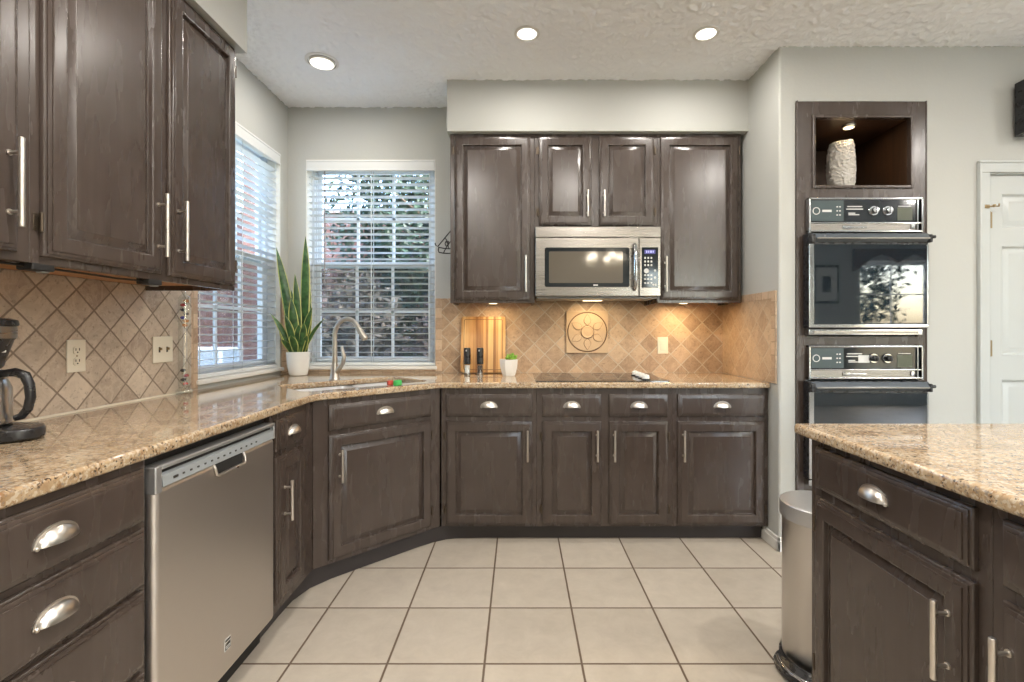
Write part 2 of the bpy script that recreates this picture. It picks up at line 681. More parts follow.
def popcorn_ceiling():
    import numpy as np
    rng = np.random.default_rng(3)
    st = .0095
    x = np.arange(XL, XR + st, st)
    y = np.arange(.9, YB + st, st)
    x[-1], y[-1] = XR, YB
    h = rng.random((len(y), len(x)))
    k = (3.5 * h + np.roll(h, 1, 0) + np.roll(h, -1, 0) + np.roll(h, 1, 1) + np.roll(h, -1, 1) + .5 * (np.roll(np.roll(h, 1, 0), 1, 1) + np.roll(np.roll(h, -1, 0), 1, 1) + np.roll(np.roll(h, 1, 0), -1, 1) + np.roll(np.roll(h, -1, 0), -1, 1))) / 9.5
    d = np.clip((k - .44) / .24, 0, 1) * .0078 * (0.75 + .5 * rng.random(k.shape))
    X, Y = np.meshgrid(x, y)
    co = np.stack([X, Y, ZC - d], -1).reshape(-1, 3).astype(np.float32)
    ny, nx = X.shape
    i = np.arange(ny * nx).reshape(ny, nx)
    q = np.stack([i[:-1, :-1], i[1:, :-1], i[1:, 1:], i[:-1, 1:]], -1).reshape(-1, 4).astype(np.int32)
    me = bpy.data.meshes.new('ceiling')
    me.vertices.add(len(co))
    me.vertices.foreach_set('co', co.ravel())
    me.loops.add(q.size)
    me.loops.foreach_set('vertex_index', q.ravel())
    me.polygons.add(len(q))
    me.polygons.foreach_set('loop_start', np.arange(0, q.size, 4, dtype=np.int32))
    me.polygons.foreach_set('loop_total', np.full(len(q), 4, dtype=np.int32))
    me.polygons.foreach_set('use_smooth', np.ones(len(q), dtype=bool))
    me.update(calc_edges=True)
    me.materials.append(M['ceil'])
    o = bpy.data.objects.new('ceiling', me)
    COL.objects.link(o)
    o['kind'] = 'structure'


popcorn_ceiling()
struct('ceiling', MB().box(XL - WT, XR + WT, YF - WT, .9, ZC, ZC + .1).box(XL - WT, XR + WT, .9, YB + WT, ZC + .004, ZC + .1), 'ceil')
struct('wall_left', wall_grid(MB(), 'x', XL - WT, XL, YF - WT, YB + WT, 0, ZC, [(*LW, WZ0, WZ1)]), 'wall')
struct('wall_back', wall_grid(MB(), 'y', YB, YB + WT, XL, XR, 0, ZC, [(*BW, WZ0, WZ1)]), 'wall')
struct('wall_side', MB().prism([(XS, YB), (XS, YO + .014), (XS + .004, YO + .004), (XS + .014, YO), (TWX0 - .004, YO), (TWX0 - .004, YB)], 0, ZC), 'wall')
struct('wall_right', wall_grid(MB(), 'y', YO, YO + .12, TWX0 - .004, XR, 0, ZC, [(TWX0 - .004, TWX1, 0, TWZ), (XD - .006, XD + .776, 0, 2.052)]), 'wall')
struct('wall_east', MB().box(XR, XR + WT, YF - WT, YB, 0, ZC), 'wall')
RW = (5.45, 6.65, .25, 2.32)        # window behind the camera, seen in the oven glass
RW2 = (2.2, 4.1, .25, 2.32)  # opening for the added daylight window
struct('wall_front', wall_grid(MB(), 'y', YF - WT, YF, XL, XR, 0, ZC, [RW, RW2]), 'wall')
struct('soffit_wall', MB().box(-.444, XS, 2.985, YB, 2.427, ZC), 'wall')
struct('soffit_wall', MB().box(XL, -1.185, -.4, 2.109, 2.405, ZC), 'wall')

# backsplash: field tiles and border strips
TZ = 1.418
CZ = .905
bs = MB().box(XL, XL + .008, .5, LW[0] - .045, CZ, TZ)
struct('backsplash_wall', bs, 'tile_left')
bs = MB().box(XL, XL + .010, LW[0] - .045, LW[0], CZ, TZ, .002)
bs.box(XL, XL + .010, LW[1], YB - .01, CZ, TZ, .002)
struct('backsplash_trim', bs, 'bord_y')
bs = MB().box(BW[1] + .045, XS - .008, YB - .008, YB, CZ, TZ - .0)
struct('backsplash_wall', bs, 'tile_back')
bs = MB().box(BW[1], BW[1] + .045, YB - .010, YB, CZ, TZ, .002)
bs.box(XL + .01, BW[0], YB - .010, YB, CZ, TZ, .002)
bs.box(BW[0], BW[1], YB - .010, YB, CZ, WZ0 - .012, .002)
struct('backsplash_trim', bs, 'bord_x')
struct('backsplash_wall', MB().box(XS - .008, XS, YO + .065, YB, CZ, TZ - .045), 'tile_side')
bs = MB().box(XS - .010, XS, YO + .065, YB, TZ - .045, TZ, .002)
bs.box(XS - .010, XS, YO + .020, YO + .065, CZ, TZ, .002)
struct('backsplash_trim', bs, 'bord_y')
# baseboards
bb = MB()
bb.box(XS - .012, XS, YO - .012, 2.80, 0, .075, .002).box(XS - .016, XS, YO - .016, 2.80, 0, .055, .003)
bb.box(XS - .012, TWX0 - .006, YO - .012, YO, 0, .075, .002).box(XS - .016, TWX0 - .006, YO - .016, YO, 0, .055, .003)
struct('trim_2', MB().box(XL + .008, XL + .016, .60, LW[0] - .046, CZ - .002, CZ + .0065, .002), 'plate')
struct('baseboard_side', bb, 'white')
bb = MB().box(TWX1 + .004, XD - .075, YO - .012, YO, 0, .085, .003)
bb.box(XD + .84, XR, YO - .012, YO, 0, .085, .003)
struct('baseboard_right', bb, 'white')


# ------------------------------------------------------------------ windows
def window(name, loc, rz, w, h, fr=.032, screen=True, cols=3):
    """unit in local x (width), z (height), inside face at y=0, outside +y"""
    r = struct_root(name, loc, rz)
    # plaster reveal already belongs to the wall; white liner and sill
    m = MB()
    m.box(0, .006, 0, .10, 0, h).box(w - .006, w, 0, .10, 0, h).box(0, w, 0, .10, h - .006, h)
    m.out('window_reveal', 'white', r)
    MB().box(-.012, w + .012, -.022, .10, -.018, .006, .004).out('window_sill', 'white', r)
    m = MB()
    y0, y1 = .085, .14
    m.box(0, fr, y0, y1, 0, h, .003).box(w - fr, w, y0, y1, 0, h, .003).box(fr, w - fr, y0, y1, 0, fr, .003).box(fr, w - fr, y0, y1, h - fr, h, .003)
    m.out('window_frame', 'vinyl', r)
    mid = h / 2
    for k, (z0, z1, ya, yb) in enumerate(((fr, mid + .02, .085, .108), (mid - .02, h - fr, .112, .135))):
        s_ = MB()
        s = .034
        s_.box(fr, fr + s, ya, yb, z0, z1, .003).box(w - fr - s, w - fr, ya, yb, z0, z1, .003)
        s_.box(fr + s, w - fr - s, ya, yb, z0, z0 + s, .003).box(fr + s, w - fr - s, ya, yb, z1 - s, z1, .003)
        sash = s_.out('window_sash', 'vinyl', r)
        g_ = MB()
        for c in range(1, cols):
            x = fr + s + (w - 2 * fr - 2 * s) * c / cols
            g_.box(x - .009, x + .009, ya + .006, yb - .004, z0 + s, z1 - s)
        zc = (z0 + z1) / 2
        g_.box(fr + s, w - fr - s, ya + .006, yb - .004, zc - .009, zc + .009)
        g_.out('window_grille', 'vinyl', sash)
        yc = (ya + yb) / 2
        MB().box(fr + s, w - fr - s, yc - .001, yc + .001, z0 + s, z1 - s).out('window_pane', 'pane', sash)
    if screen:
        MB().box(fr, w - fr, .1365, .1375, fr, mid).out('window_screen', 'screen', r)
    return r


LWW, BWW, WH = LW[1] - LW[0], BW[1] - BW[0], WZ1 - WZ0
window('window_1', (XL, LW[0], WZ0), R(90), LWW, WH)
window('window_2', (BW[0], YB, WZ0), 0, BWW, WH)
window('window_3', (RW[1], YF, RW[2]), R(180), RW[1] - RW[0], RW[3] - RW[2], screen=False, cols=2)


def blind(name, label, loc, rz, w, h, wand_x, tilt):
    r = thing(name, label, 'window blind', loc, rz)
    MB().box(.004, w - .004, -.004, .012, h - .078, h - .006, .004).box(.004, w - .004, -.007, .0, h - .018, h - .006, .003).box(.004, w - .004, -.007, 0, h - .078, h - .066, .003).out('valance', 'blind', r)
    MB().box(.008, w - .008, .016, .062, h - .052, h - .008, .003).out('head_rail', 'blind', r)
    s = MB()
    n = int((h - .078 - .05) / .0435)
    for i in range(n):
        z = .055 + i * .0435
        lo = []
        for (yy, zz) in ((-.025, 0), (-.012, .0022), (0, .003), (.012, .0022), (.025, 0), (.012, -.0006), (0, .0), (-.012, -.0006)):
            c, q = math.cos(tilt), math.sin(tilt)
            lo.append((yy * c - zz * q + .039, yy * q + zz * c + z))
        s.loft([[(.010, a, b) for a, b in lo], [(w - .010, a, b) for a, b in lo]])
    s.out('slats', 'blind', r)
    MB().box(.008, w - .008, .016, .062, .008, .030, .004).out('bottom_rail', 'blind', r)
    for x in (.045, w / 2, w - .045) if w > .7 else (.06, w - .06):
        c = MB()
        for y in (.012, .066):
            c.box(x - .003, x + .003, y - .0006, y + .0006, .02, h - .05)
        c.out('ladder_cord', 'cord', r)
    if wand_x:
        MB().tube([(wand_x, .006, h - .08), (wand_x, .004, h * .40)], .0042, 8).out('tilt_wand', 'wand', r)
    return r


blind('window_blind', 'white slatted blind in the left wall window beside the upper cabinets', (XL, LW[0], WZ0), R(90), LWW, WH, None, R(-9))
blind('window_blind', 'white slatted blind with a dark tilt wand behind the corner sink', (BW[0], YB, WZ0), 0, BWW, WH, .128, R(-7))

window('added_fill_window', (RW2[1], YF, RW2[2]), R(180), RW2[1] - RW2[0], RW2[3] - RW2[2], screen=False, cols=3)  # unseen window added in the rear wall to let in more daylight

# ------------------------------------------------------------------ door right of the ovens
dr = struct_root('door_1', (XD, YO, 0))
DW, DH = .765, 2.045
m = MB()
for x0, x1 in ((0, .082), (DW / 2 - .05, DW / 2 + .05), (DW - .082, DW)):
    m.box(x0, x1, .012, .046, .008, DH)
for z0, z1 in ((.008, .24), (.93, 1.06), (1.66, 1.755), (1.945, DH)):
    m.box(.082, DW - .082, .0121, .0459, z0, z1)
for x0, x1 in ((.082, DW / 2 - .05), (DW / 2 + .05, DW - .082)):
    for z0, z1 in ((.24, .93), (1.06, 1.66), (1.755, 1.945)):
        m.rings(x0, x1, z0, z1, [(0, -.012), (.004, -.013), (.010, -.022), (.014, -.026), (.022, -.026), (.040, -.016), (.044, -.0155)], 0, False)
m.out('door_leaf', 'door', dr)
m = MB()
for x0, x1, z0, z1 in ((-.060, -.004, 0, DH + .0075), (DW + .008, DW + .066, 0, DH + .0075), (-.060, DW + .066, DH + .008, DH + .066)):
    m.box(x0, x1, -.016, .0, z0, z1, .004)
for x0, x1, z0, z1 in ((-.066, -.052, 0, DH + .0575), (DW + .058, DW + .072, 0, DH + .0575), (-.066, DW + .072, DH + .058, DH + .072)):
    m.box(x0, x1, -.023, .0, z0, z1, .004)
m.out('door_casing', 'door', dr)
m = MB().box(-.0055, -.0005, -.004, .115, 0, DH + .006).box(DW + .0015, DW + .0105, -.004, .115, 0, DH + .006).box(-.0055, DW + .0105, -.004, .115, DH + .002, DH + .0068)
m.box(-.0055, .012, .048, .060, 0, DH + .006).box(DW - .012, DW + .0105, .048, .060, 0, DH + .006).box(-.0055, DW + .0105, .048, .060, DH - .012, DH + .006)
m.out('door_jamb', 'door', dr)
for z in (.27, 1.10, 1.80):
    h_ = MB().cyl((-.001, -.004, z - .045), (-.001, -.004, z + .045), .0065, n=12)
    h_.cyl((-.001, -.004, z - .052), (-.001, -.004, z - .046), .004, n=10).cyl((-.001, -.004, z + .046), (-.001, -.004, z + .052), .004, n=10)
    h_.box(.0, .028, .008, .012, z - .044, z + .044)
    h_.out('door_hinge', 'brass', dr)
fl = MB().tube([(-.03, -.020, 1.868), (.010, -.024, 1.868), (.034, -.022, 1.868), (.036, -.022, 1.882)], .004, 8).box(-.036, -.012, -.020, -.014, 1.858, 1.878, .002)
fl.cyl((.004, -.028, 1.862), (.004, -.028, 1.876), .007, n=10)
fl.out('flip_lock', 'brass', dr)

# ------------------------------------------------------------------ cabinet pieces
EDGE = [(0, 0), (0, .008), (.0035, .0115), (.0075, .0118), (.0080, .0148), (.0120, .0168), (.0160, .0170), (.0165, .0196), (.0200, .0208)]
DOORP = EDGE + [(.047, .0208), (.050, .0216), (.054, .0210), (.0565, .0185), (.0575, .0075), (.0590, .0060), (.0640, .0060), (.0840, .0160), (.0848, .0178), (.088, .0180)]
DRAWP = EDGE + [(.024, .0208)]
SMALLP = EDGE + [(.038, .0208), (.040, .0216), (.043, .0210), (.0455, .0185), (.0462, .0075), (.0475, .0060), (.0510, .0060), (.0670, .0160), (.0676, .0178), (.070, .0180)]


def cup_pull(parent, x, z, y=-.0218, w=.089):
    a, d, h = w / 2, .024, .031
    nu, nv = 20, 8
    m = MB()
    for th in (0.0, .0024):
        loops = []
        for j in range(nv + 1):
            B = (PI / 2) * j / nv
            loops.append([(x + (a - th) * math.cos(PI * i / nu), y - (d - th) * math.sin(PI * i / nu) * math.cos(B) - .0005,
                           z - .013 + (h - th) * math.sin(PI * i / nu) * math.sin(B)) for i in range(nu + 1)])
        m.loft(loops, False, False, closed=False)
    n2 = 24                                   # flared backing flange
    fl = [(x + (a + .005) * math.cos(PI * i / n2), z - .014 + (h + .005) * math.sin(PI * i / n2)) for i in range(n2 + 1)]
    m.prism(fl, y - .0022, y, plane='xz')
    for sx in (-1, 1):
        m.ball((x + sx * (a - .002), y - .003, z - .013), .0052, 10, 6)
    return m.out('cup_pull', 'nickel', parent, label='brushed nickel cup pull')


def bar_pull(parent, x, z0, z1, y=-.0218, r=.0064):
    m = MB()
    m.tube([(x, y - .030, z0), (x, y - .030, z0 + .0015), (x, y - .030, z1 - .0015), (x, y - .030, z1)], [r * .75, r, r, r * .75], 14)
    g_ = (z1 - z0) * .17
    for z in (z0 + g_, z1 - g_):
        m.cyl((x, y, z), (x, y - .030, z), .0042, n=10)
        m.cyl((x, y, z), (x, y - .003, z), .007, n=12)
    return m.out('handle', 'nickel', parent, label='brushed nickel bar handle')


def hinge(parent, x, z, side):
    m = MB().cyl((x + side * .004, -.011, z - .024), (x + side * .004, -.011, z + .024), .0042, n=10)
    m.box(x, x + side * .016, -.0025, .0, z - .022, z + .022, .001)
    for dz in (-.012, .012):
        m.cyl((x + side * .010, -.002, z + dz), (x + side * .010, -.0045, z + dz), .003, n=8)
    return m.out('hinge', 'bronze', parent)


def cab_door(root, x0, x1, z0, z1, handle=None, hz=None, hinges=True, hxi=.030, prof=None):
    w = x1 - x0
    pr = prof or (DOORP if w > .20 else SMALLP)
    d = MB().rings(x0, x1, z0, z1, pr, -.001).out('cabinet_door', 'cab', root)
    if handle:
        hx = x0 + hxi if handle == 'l' else x1 - hxi
        bar_pull(d, hx, hz[0], hz[1])
        if hinges:
            side = 1 if handle == 'l' else -1
            ex = x1 if handle == 'l' else x0
            for z in (z0 + .085, z1 - .085):
                hinge(d, ex, z, side)
    return d


def cab_drawer(root, x0, x1, z0, z1, pull=True, px=None):
    d = MB().rings(x0, x1, z0, z1, DRAWP, -.001).out('cabinet_drawer', 'cab', root)
    if pull:
        cup_pull(d, (x0 + x1) / 2 if px is None else px, (z0 + z1) / 2 + .004)
    return d


def base_body(root, x0, x1, depth, ztop=.872, zbot=.088, toe=.062, sides=True):
    m = MB()
    m.box(x0, x1, 0, .02, zbot, ztop, .0015)
    dd = depth if sides else .07
    m.box(x0, x0 + .016, .0201, dd, zbot, ztop).box(x1 - .016, x1, .0201, dd, zbot, ztop)
    m.box(x0 + .0161, x1 - .0161, .0201, dd, zbot, zbot + .016)
    if sides:
        m.box(x0 + .0161, x1 - .0161, depth - .012, depth, zbot + .017, ztop)
    m.out('cabinet_body', 'cab', root)
    MB().box(x0, x1, toe, toe + .016, 0, zbot).out('toe_kick', 'toe', root)


# back run -- face frame plane y = 2.742
FB = 2.742
BD = YB - FB - .006


def base_back(x0, x1, doors, label):
    c = (x0 + x1) / 2
    r = thing('base_cabinet', label, 'cabinet', (c, FB, 0))
    base_body(r, x0 - c, x1 - c, BD)
    for d0, d1, side in doors:
        cab_drawer(r, d0 - c, d1 - c, .711, .838)
        cab_door(r, d0 - c, d1 - c, .103, .685, side, (.465, .640), hxi=.026)
    return r


base_back(-.440, .098, [(-.412, .074, 'r')], 'dark brown base cabinet with one door and one drawer, under the cutting board')
base_back(.0985, .866, [(.130, .464, 'r'), (.508, .840, 'l')], 'dark brown two-door base cabinet directly under the black cooktop')
base_back(.8665, XS - .004, [(.896, 1.388, 'l')], 'dark brown base cabinet with one door and one drawer, against the side wall')

# left run -- face frame plane x = -.957, local x = world y
FL = -.957
LDp = FL - XL - .006


def left_thing(name, label, cat, y):
    return thing(name, label, cat, (FL, y, 0), R(90))


r = left_thing('drawer_cabinet', 'dark brown four-drawer base cabinet to the left of the dishwasher', 'cabinet', .94)
base_body(r, .60 - .94, 1.238 - .94, LDp)
for z0, z1 in ((.7176, .852), (.556, .701), (.352, .544), (.105, .338)):
    cab_drawer(r, .715 - .94, 1.222 - .94, z0, z1, px=.978 - .94)
r = left_thing('base_cabinet', 'narrow dark brown base cabinet between the dishwasher and the corner sink cabinet', 'cabinet', 2.05)
base_body(r, 1.858 - 2.05, 2.242 - 2.05, LDp)
cab_drawer(r, 1.888 - 2.05, 2.130 - 2.05, .722, .848)
cab_door(r, 1.888 - 2.05, 2.130 - 2.05, .125, .70, 'l', (.440, .600), hxi=.045)

# dishwasher
r = left_thing('dishwasher', 'stainless steel dishwasher under the left counter', 'dishwasher', 1.548)
hw = .307
MB().box(-hw, hw, .03, LDp - .02, .10, .865).out('tub', 'blackm', r)
m = MB()
m.box(-hw + .002, hw - .002, -.022, .028, .098, .790, .016, 4)
dw = m.out('dishwasher_door', 'steel_dw', r)
m = MB().box(-hw + .002, -hw + .026, -.024, .02, .775, .846, .004)
m.box(-hw + .026, hw - .002, -.024, .02, .834, .846, .003)
m.box(hw - .012, hw - .002, -.024, .02, .785, .846, .003)
m.out('top_trim', 'satin', r)
MB().box(-hw + .026, hw - .012, -.010, .02, .79, .834).out('console_recess', 'blackm', r)
m = MB()
zz = [(-.010, .822), (-.022, .817), (-.024, .788), (-.004, .788)]
m.loft([[(-hw + .028, y, z) for y, z in zz], [(hw - .014, y, z) for y, z in zz]])
cs = m.out('control_panel', 'greyp', r)
for i in range(13):
    x = -.20 + i * .031
    MB().box(x - .004, x + .004, -.0248, -.022, .800, .805, .0008).out('button', 'slot', cs)
MB().box(-.24, -.222, -.0248, -.022, .799, .806, .0008).out('power_button', 'slot', cs)
MB().box(-.06, .09, -.0232, -.015, .752, .785, .003).out('handle_pocket', 'blackm', dw)
MB().tube([(-.064, -.020, .786), (-.064, -.026, .776), (-.062, -.030, .756), (-.052, -.031, .750), (.082, -.031, .750), (.092, -.030, .756), (.094, -.026, .776), (.094, -.020, .786)], .0042, 10).out('handle', 'nickel', dw)
m = MB().box(-.012, .020, -.0232, -.021, .176, .214, .0008)
lg = m.out('badge', 'legend', dw)
m = MB().box(-.0095, .0175, -.0238, -.0225, .179, .200)
m.box(-.0095, .0175, -.0238, -.0225, .204, .211)
m.out('badge_print', 'slot', lg)
m = MB().box(-.0075, .0155, -.0242, -.0236, .188, .191).box(-.0075, .0155, -.0242, -.0236, .183, .185)
m.out('badge_lines', 'legend', lg)
MB().box(-hw, hw, .036, .046, .004, .095).out('toe_kick', 'blackm', r)

# corner sink cabinet, local x along the diagonal face
P0 = Vector((FL, 2.244))
P1 = Vector((-.447, FB))
DV = (P1 - P0)
DL = DV.length
DA = math.atan2(DV.y, DV.x)
dmid = (P0 + P1) / 2
r = thing('corner_cabinet', 'dark brown diagonal corner cabinet under the sink', 'cabinet', (dmid.x, dmid.y, 0), DA)
base_body(r, -DL / 2 + .001, DL / 2 - .001, .5, sides=False)
cab_drawer(r, -DL / 2 + .072, DL / 2 - .066, .722, .846)
cab_door(r, -DL / 2 + .072, DL / 2 - .066, .110, .700, 'l', (.475, .632), hxi=.048)

# curved black cove strip at the foot of the cabinets
pth = [(FL - .050, 1.86), (FL - .052, 2.02), (FL - .048, 2.14), (FL - .015, 2.25), (FL + .05, 2.335), (FL + .16, 2.445), (FL + .28, 2.56), (FL + .40, 2.675), (FL + .47, 2.735), (FL + .54, 2.775), (FL + .62, 2.792), (FL + .75, 2.797), (.2, 2.797), (XS - .02, 2.797)]
m = MB()
prof = [(-.006, 0), (.0, 0), (.004, .004), (.004, .082), (-.006, .086)]
loops = []
for i, p in enumerate(pth):
    a = Vector(pth[max(0, i - 1)])
    b = Vector(pth[min(len(pth) - 1, i + 1)])
    t = (b - a).normalized()
    nrm = Vector((t.y, -t.x))
    loops.append([(p[0] + nrm.x * o, p[1] + nrm.y * o, z) for o, z in prof])
m.loft(loops)
struct('trim_1', m, 'toe')

# ------------------------------------------------------------------ worktop with sink cut-out
def dpt(s, n):
    d = DV.normalized()
    q = Vector((-d.y, d.x))
    p = P0 + d * s + q * n
    return (p.x, p.y)


CT, CB = CZ, .872
EX, EY = FL + .020, FB - .030
d_ = DV.normalized()
off = P0 + Vector((d_.y, -d_.x)) * .026
tA = (EX - off.x) / d_.x
pA = off + d_ * tA
tB = (EY - off.y) / d_.y
pB = off + d_ * tB


def rounded(poly, idx, rad, n=6):
    out = []
    for i, p in enumerate(poly):
        if i not in idx:
            out.append(p)
            continue
        p = Vector(p)
        a = Vector(poly[i - 1])
        b = Vector(poly[(i + 1) % len(poly)])
        u, v = (a - p).normalized(), (b - p).normalized()
        s0, s1 = p + u * rad, p + v * rad
        for k in range(n + 1):
            t = k / n
            q = s0 * (1 - t) ** 2 + p * 2 * t * (1 - t) + s1 * t * t
            out.append((q.x, q.y))
    return out


def slab(outer, inner, z0, z1, bev):
    m = MB()
    bm = m.bm
    es = []
    for lp in [outer] + ([inner] if inner else []):
        v = [bm.verts.new((x, y, z1)) for x, y in lp]
        es += [bm.edges.new((v[i], v[(i + 1) % len(v)])) for i in range(len(v))]
    res = bmesh.ops.triangle_fill(bm, edges=es, use_beauty=True, use_dissolve=False)
    faces = [f for f in res['geom'] if isinstance(f, bmesh.types.BMFace)]
    bmesh.ops.recalc_face_normals(bm, faces=faces)
    if faces[0].normal.z < 0:
        bmesh.ops.reverse_faces(bm, faces=faces)
    ex = bmesh.ops.extrude_face_region(bm, geom=faces, use_keep_orig=True)
    nv = [g_ for g_ in ex['geom'] if isinstance(g_, bmesh.types.BMVert)]
    bmesh.ops.translate(bm, verts=nv, vec=(0, 0, z0 - z1))
    bmesh.ops.recalc_face_normals(bm, faces=bm.faces)
    rim = [e for e in bm.edges if len(e.link_faces) == 2 and all(abs(v.co.z - z1) < 1e-6 for v in e.verts) and e.calc_face_angle(0) > 1.0]
    rim += [e for e in bm.edges if len(e.link_faces) == 2 and all(abs(v.co.z - z0) < 1e-6 for v in e.verts) and e.calc_face_angle(0) > 1.0]
    bmesh.ops.bevel(bm, geom=rim, offset=bev, segments=3, affect='EDGES', profile=.5)
    return m


outer = [(XL + .010, .60), (EX, .60), (pA.x, pA.y), (pB.x, pB.y), (XS - .010, EY), (XS - .010, YB - .010), (XL + .010, YB - .010)]
outer = rounded(outer, (2, 3), .05)
SK = (.0, .70, .095, .485)
inner = [dpt(SK[0], SK[2]), dpt(SK[1], SK[2]), dpt(SK[1], SK[3]), dpt(SK[0], SK[3])]
inner = rounded(inner, (0, 1, 2, 3), .05)
ct = slab(outer, inner, CB, CT, .009).out('countertop', 'granite', smooth=40)
tag(ct, 'speckled tan granite countertop running along the left and back walls around the sink', 'countertop')

# sink bowls (undermount), local frame of the diagonal
r = thing('kitchen_sink', 'undermount double-bowl steel sink set in the corner of the countertop', 'sink', (P0.x, P0.y, 0), DA)


def bowl(m, x0, x1, y0, y1, zt, zb, rad=.05):
    def loop(i, z, rr):
        pl = rounded([(x0 + i, y0 + i), (x1 - i, y0 + i), (x1 - i, y1 - i), (x0 + i, y1 - i)], (0, 1, 2, 3), rr)
        return [(a, b, z) for a, b in pl]
    m.loft([loop(-.012, zt - .002, rad + .01), loop(0, zt, rad), loop(.004, zb + .03, rad), loop(.012, zb + .008, rad), loop(.03, zb, rad * .8)], False, True)
    m.cyl(((x0 + x1) / 2, (y0 + y1) / 2, zb + .001), ((x0 + x1) / 2, (y0 + y1) / 2, zb + .004), .042, .040, 24)
    return m


bowl(MB(), SK[0] - .004, .395, SK[2] - .004, SK[3] + .004, CB - .001, .68).out('bowl', 'sinksteel', r, smooth=50)
bowl(MB(), .42, SK[1] + .004, SK[2] - .004, SK[3] + .004, CB - .001, .72).out('bowl', 'sinksteel', r, smooth=50)

# faucet
fx, fy = dpt(.350, .565)
r = thing('kitchen_faucet', 'brushed nickel gooseneck faucet standing behind the sink', 'faucet', (fx, fy, CZ))
MB().lathe([(.033, 0), (.033, .006), (.027, .012), (.0235, .05), (.0215, .09)], n=24).out('base', 'faucet', r)
dirv = Vector((.95, -.31, 0)).normalized()
pts, rad = [], []
for i in range(4):
    pts.append(Vector((0, 0, .085 + i * .055)))
    rad.append(.0165 - .001 * i)
c0 = dirv * .088
for i in range(1, 19):
    a = PI - (PI * .80) * i / 18
    q = c0 + dirv * (.088 * math.cos(a)) + Vector((0, 0,   .256 + .105 * math.sin(a)))
    pts.append(q)
    rad.append(.0132)
MB().tube(pts, rad, 18).out('spout', 'faucet', r)
e = pts[-1]
t = (pts[-1] - pts[-2]).normalized() + dirv * .02
t.normalize()
MB().tube([e - t * .01, e + t * .012, e + t * .045, e + t * .088, e + t * .094], [.0135, .0155, .0180, .0205, .0185], 18).out('spray_head', 'faucet', r)
hd = Vector((.86, -.5, 0)).normalized()
MB().tube([hd * .016 + Vector((0, 0, .045)), hd * .035 + Vector((0, 0, .062)), hd * .068 + Vector((0, 0, .095)), hd * .082 + Vector((0, 0, .135)), hd * .070 + Vector((0, 0, .170)), hd * .062 + Vector((0, 0, .198))],
          [.014, .014, .0135, .012, .0105, .008], 12).out('lever', 'faucet', r)

# scrubbers by the sink
sx, sy = dpt(.445, .004)
r = tag(MB().box(-.022, .022, -.014, .014, 0, .030, .007, 3).out('sponge', 'sponge_g', None, (sx, sy, CZ + .0005), (0, 0, DA + .3)), 'small bright green sponge on the front rim of the sink', 'sponge')
sx, sy = dpt(.430, .055)
r = tag(MB().box(-.016, .016, -.010, .010, 0, .024, .004, 2).out('scrub_pad', 'sponge_r', None, (sx, sy, CZ + .0005), (0, 0, DA)), 'small red scrub pad beside the green sponge', 'scrub pad')


# ------------------------------------------------------------------ upper cabinets
def upper_body(root, x0, x1, depth, z0, z1, side=.016):
    m = MB()
    m.box(x0, x1, 0, .02, z0, z1, .0015)
    m.box(x0, x0 + side, .0201, depth, z0, z1).box(x1 - side, x1, .0201, depth, z0, z1)
    m.box(x0 + side, x1 - side, .0201, depth, z1 - .016, z1)
    m.box(x0 + side, x1 - side, depth - .012, depth, z0 + .02, z1 - .016)
    m.out('cabinet_body', 'cab', root)
    MB().box(x0 + side + .001, x1 - side - .001, .0205, depth - .001, z0 + .020, z0 + .032).out('cabinet_floor', 'rawwood', root, label='bare orange wood underside')


FU = 3.03
UD = YB - FU - .002


def upper_back(x0, x1, z0, doors, hz, label):
    c = (x0 + x1) / 2
    r = thing('upper_cabinet', label, 'cabinet', (c, FU, 0))
    upper_body(r, x0 - c, x1 - c, UD, z0, 2.426)
    for d0, d1, side in doors:
        cab_door(r, d0 - c, d1 - c, z0 + .018, 2.406, side, hz, hxi=.027)
    return r


upper_back(-.430, .098, 1.369, [(-.404, .070, 'r')], (1.435, 1.662), 'tall dark brown wall cabinet with one door, left of the microwave')
upper_back(.0985, .866, 1.834, [(.124, .452, 'r'), (.500, .842, 'l')], (1.900, 2.065), 'short dark brown two-door wall cabinet above the microwave')
upper_back(.8665, 1.389, 1.369, [(.882, 1.372, 'l')], (1.435, 1.655), 'tall dark brown wall cabinet with one door, right of the microwave')

FUL = -1.219
ULD = FUL - XL - .010


def upper_left(y0, y1, doors, label):
    c = (y0 + y1) / 2
    r = thing('upper_cabinet', label, 'cabinet', (FUL, c, 0), R(90))
    upper_body(r, y0 - c, y1 - c, ULD, 1.368, 2.404)
    for d0, d1, side in doors:
        cab_door(r, d0 - c, d1 - c, 1.388, 2.386, side, (1.442, 1.653), hxi=.032)
    return r


upper_left(1.205, 2.076, [(1.229, 1.639, 'r'), (1.671, 2.060, 'l')], 'dark brown two-door wall cabinet on the left wall, next to the window')
upper_left(.55, 1.2045, [(.575, .855, 'l'), (.875, 1.168, 'r')], 'dark brown wall cabinet at the left edge, above the coffee maker')


# under-cabinet puck lights
def puck(label, loc, rz, lit, black=True):
    r = thing('puck_light', label, 'under-cabinet light', loc, rz)
    if black:
        MB().box(-.030, .030, -.022, .022, -.036, 0, .004).out('housing', 'blackm', r)
        MB().lathe([(.010, -.0400), (.013, -.0390), (.013, -.0365)], (.014, -.004, 0), 20).out('lens', 'greyp', r)
    else:
        MB().lathe([(.030, -.014), (.034, -.010), (.034, 0)], n=28).out('housing', 'nickel', r)
        MB().lathe([(.024, -.0160), (.026, -.0145)], n=24).out('lens', 'puck', r)
    if lit:
        a = area('puck_lamp', (0, 0, -.022), .045, lit, (1, .70, .36), parent=r)
    return r


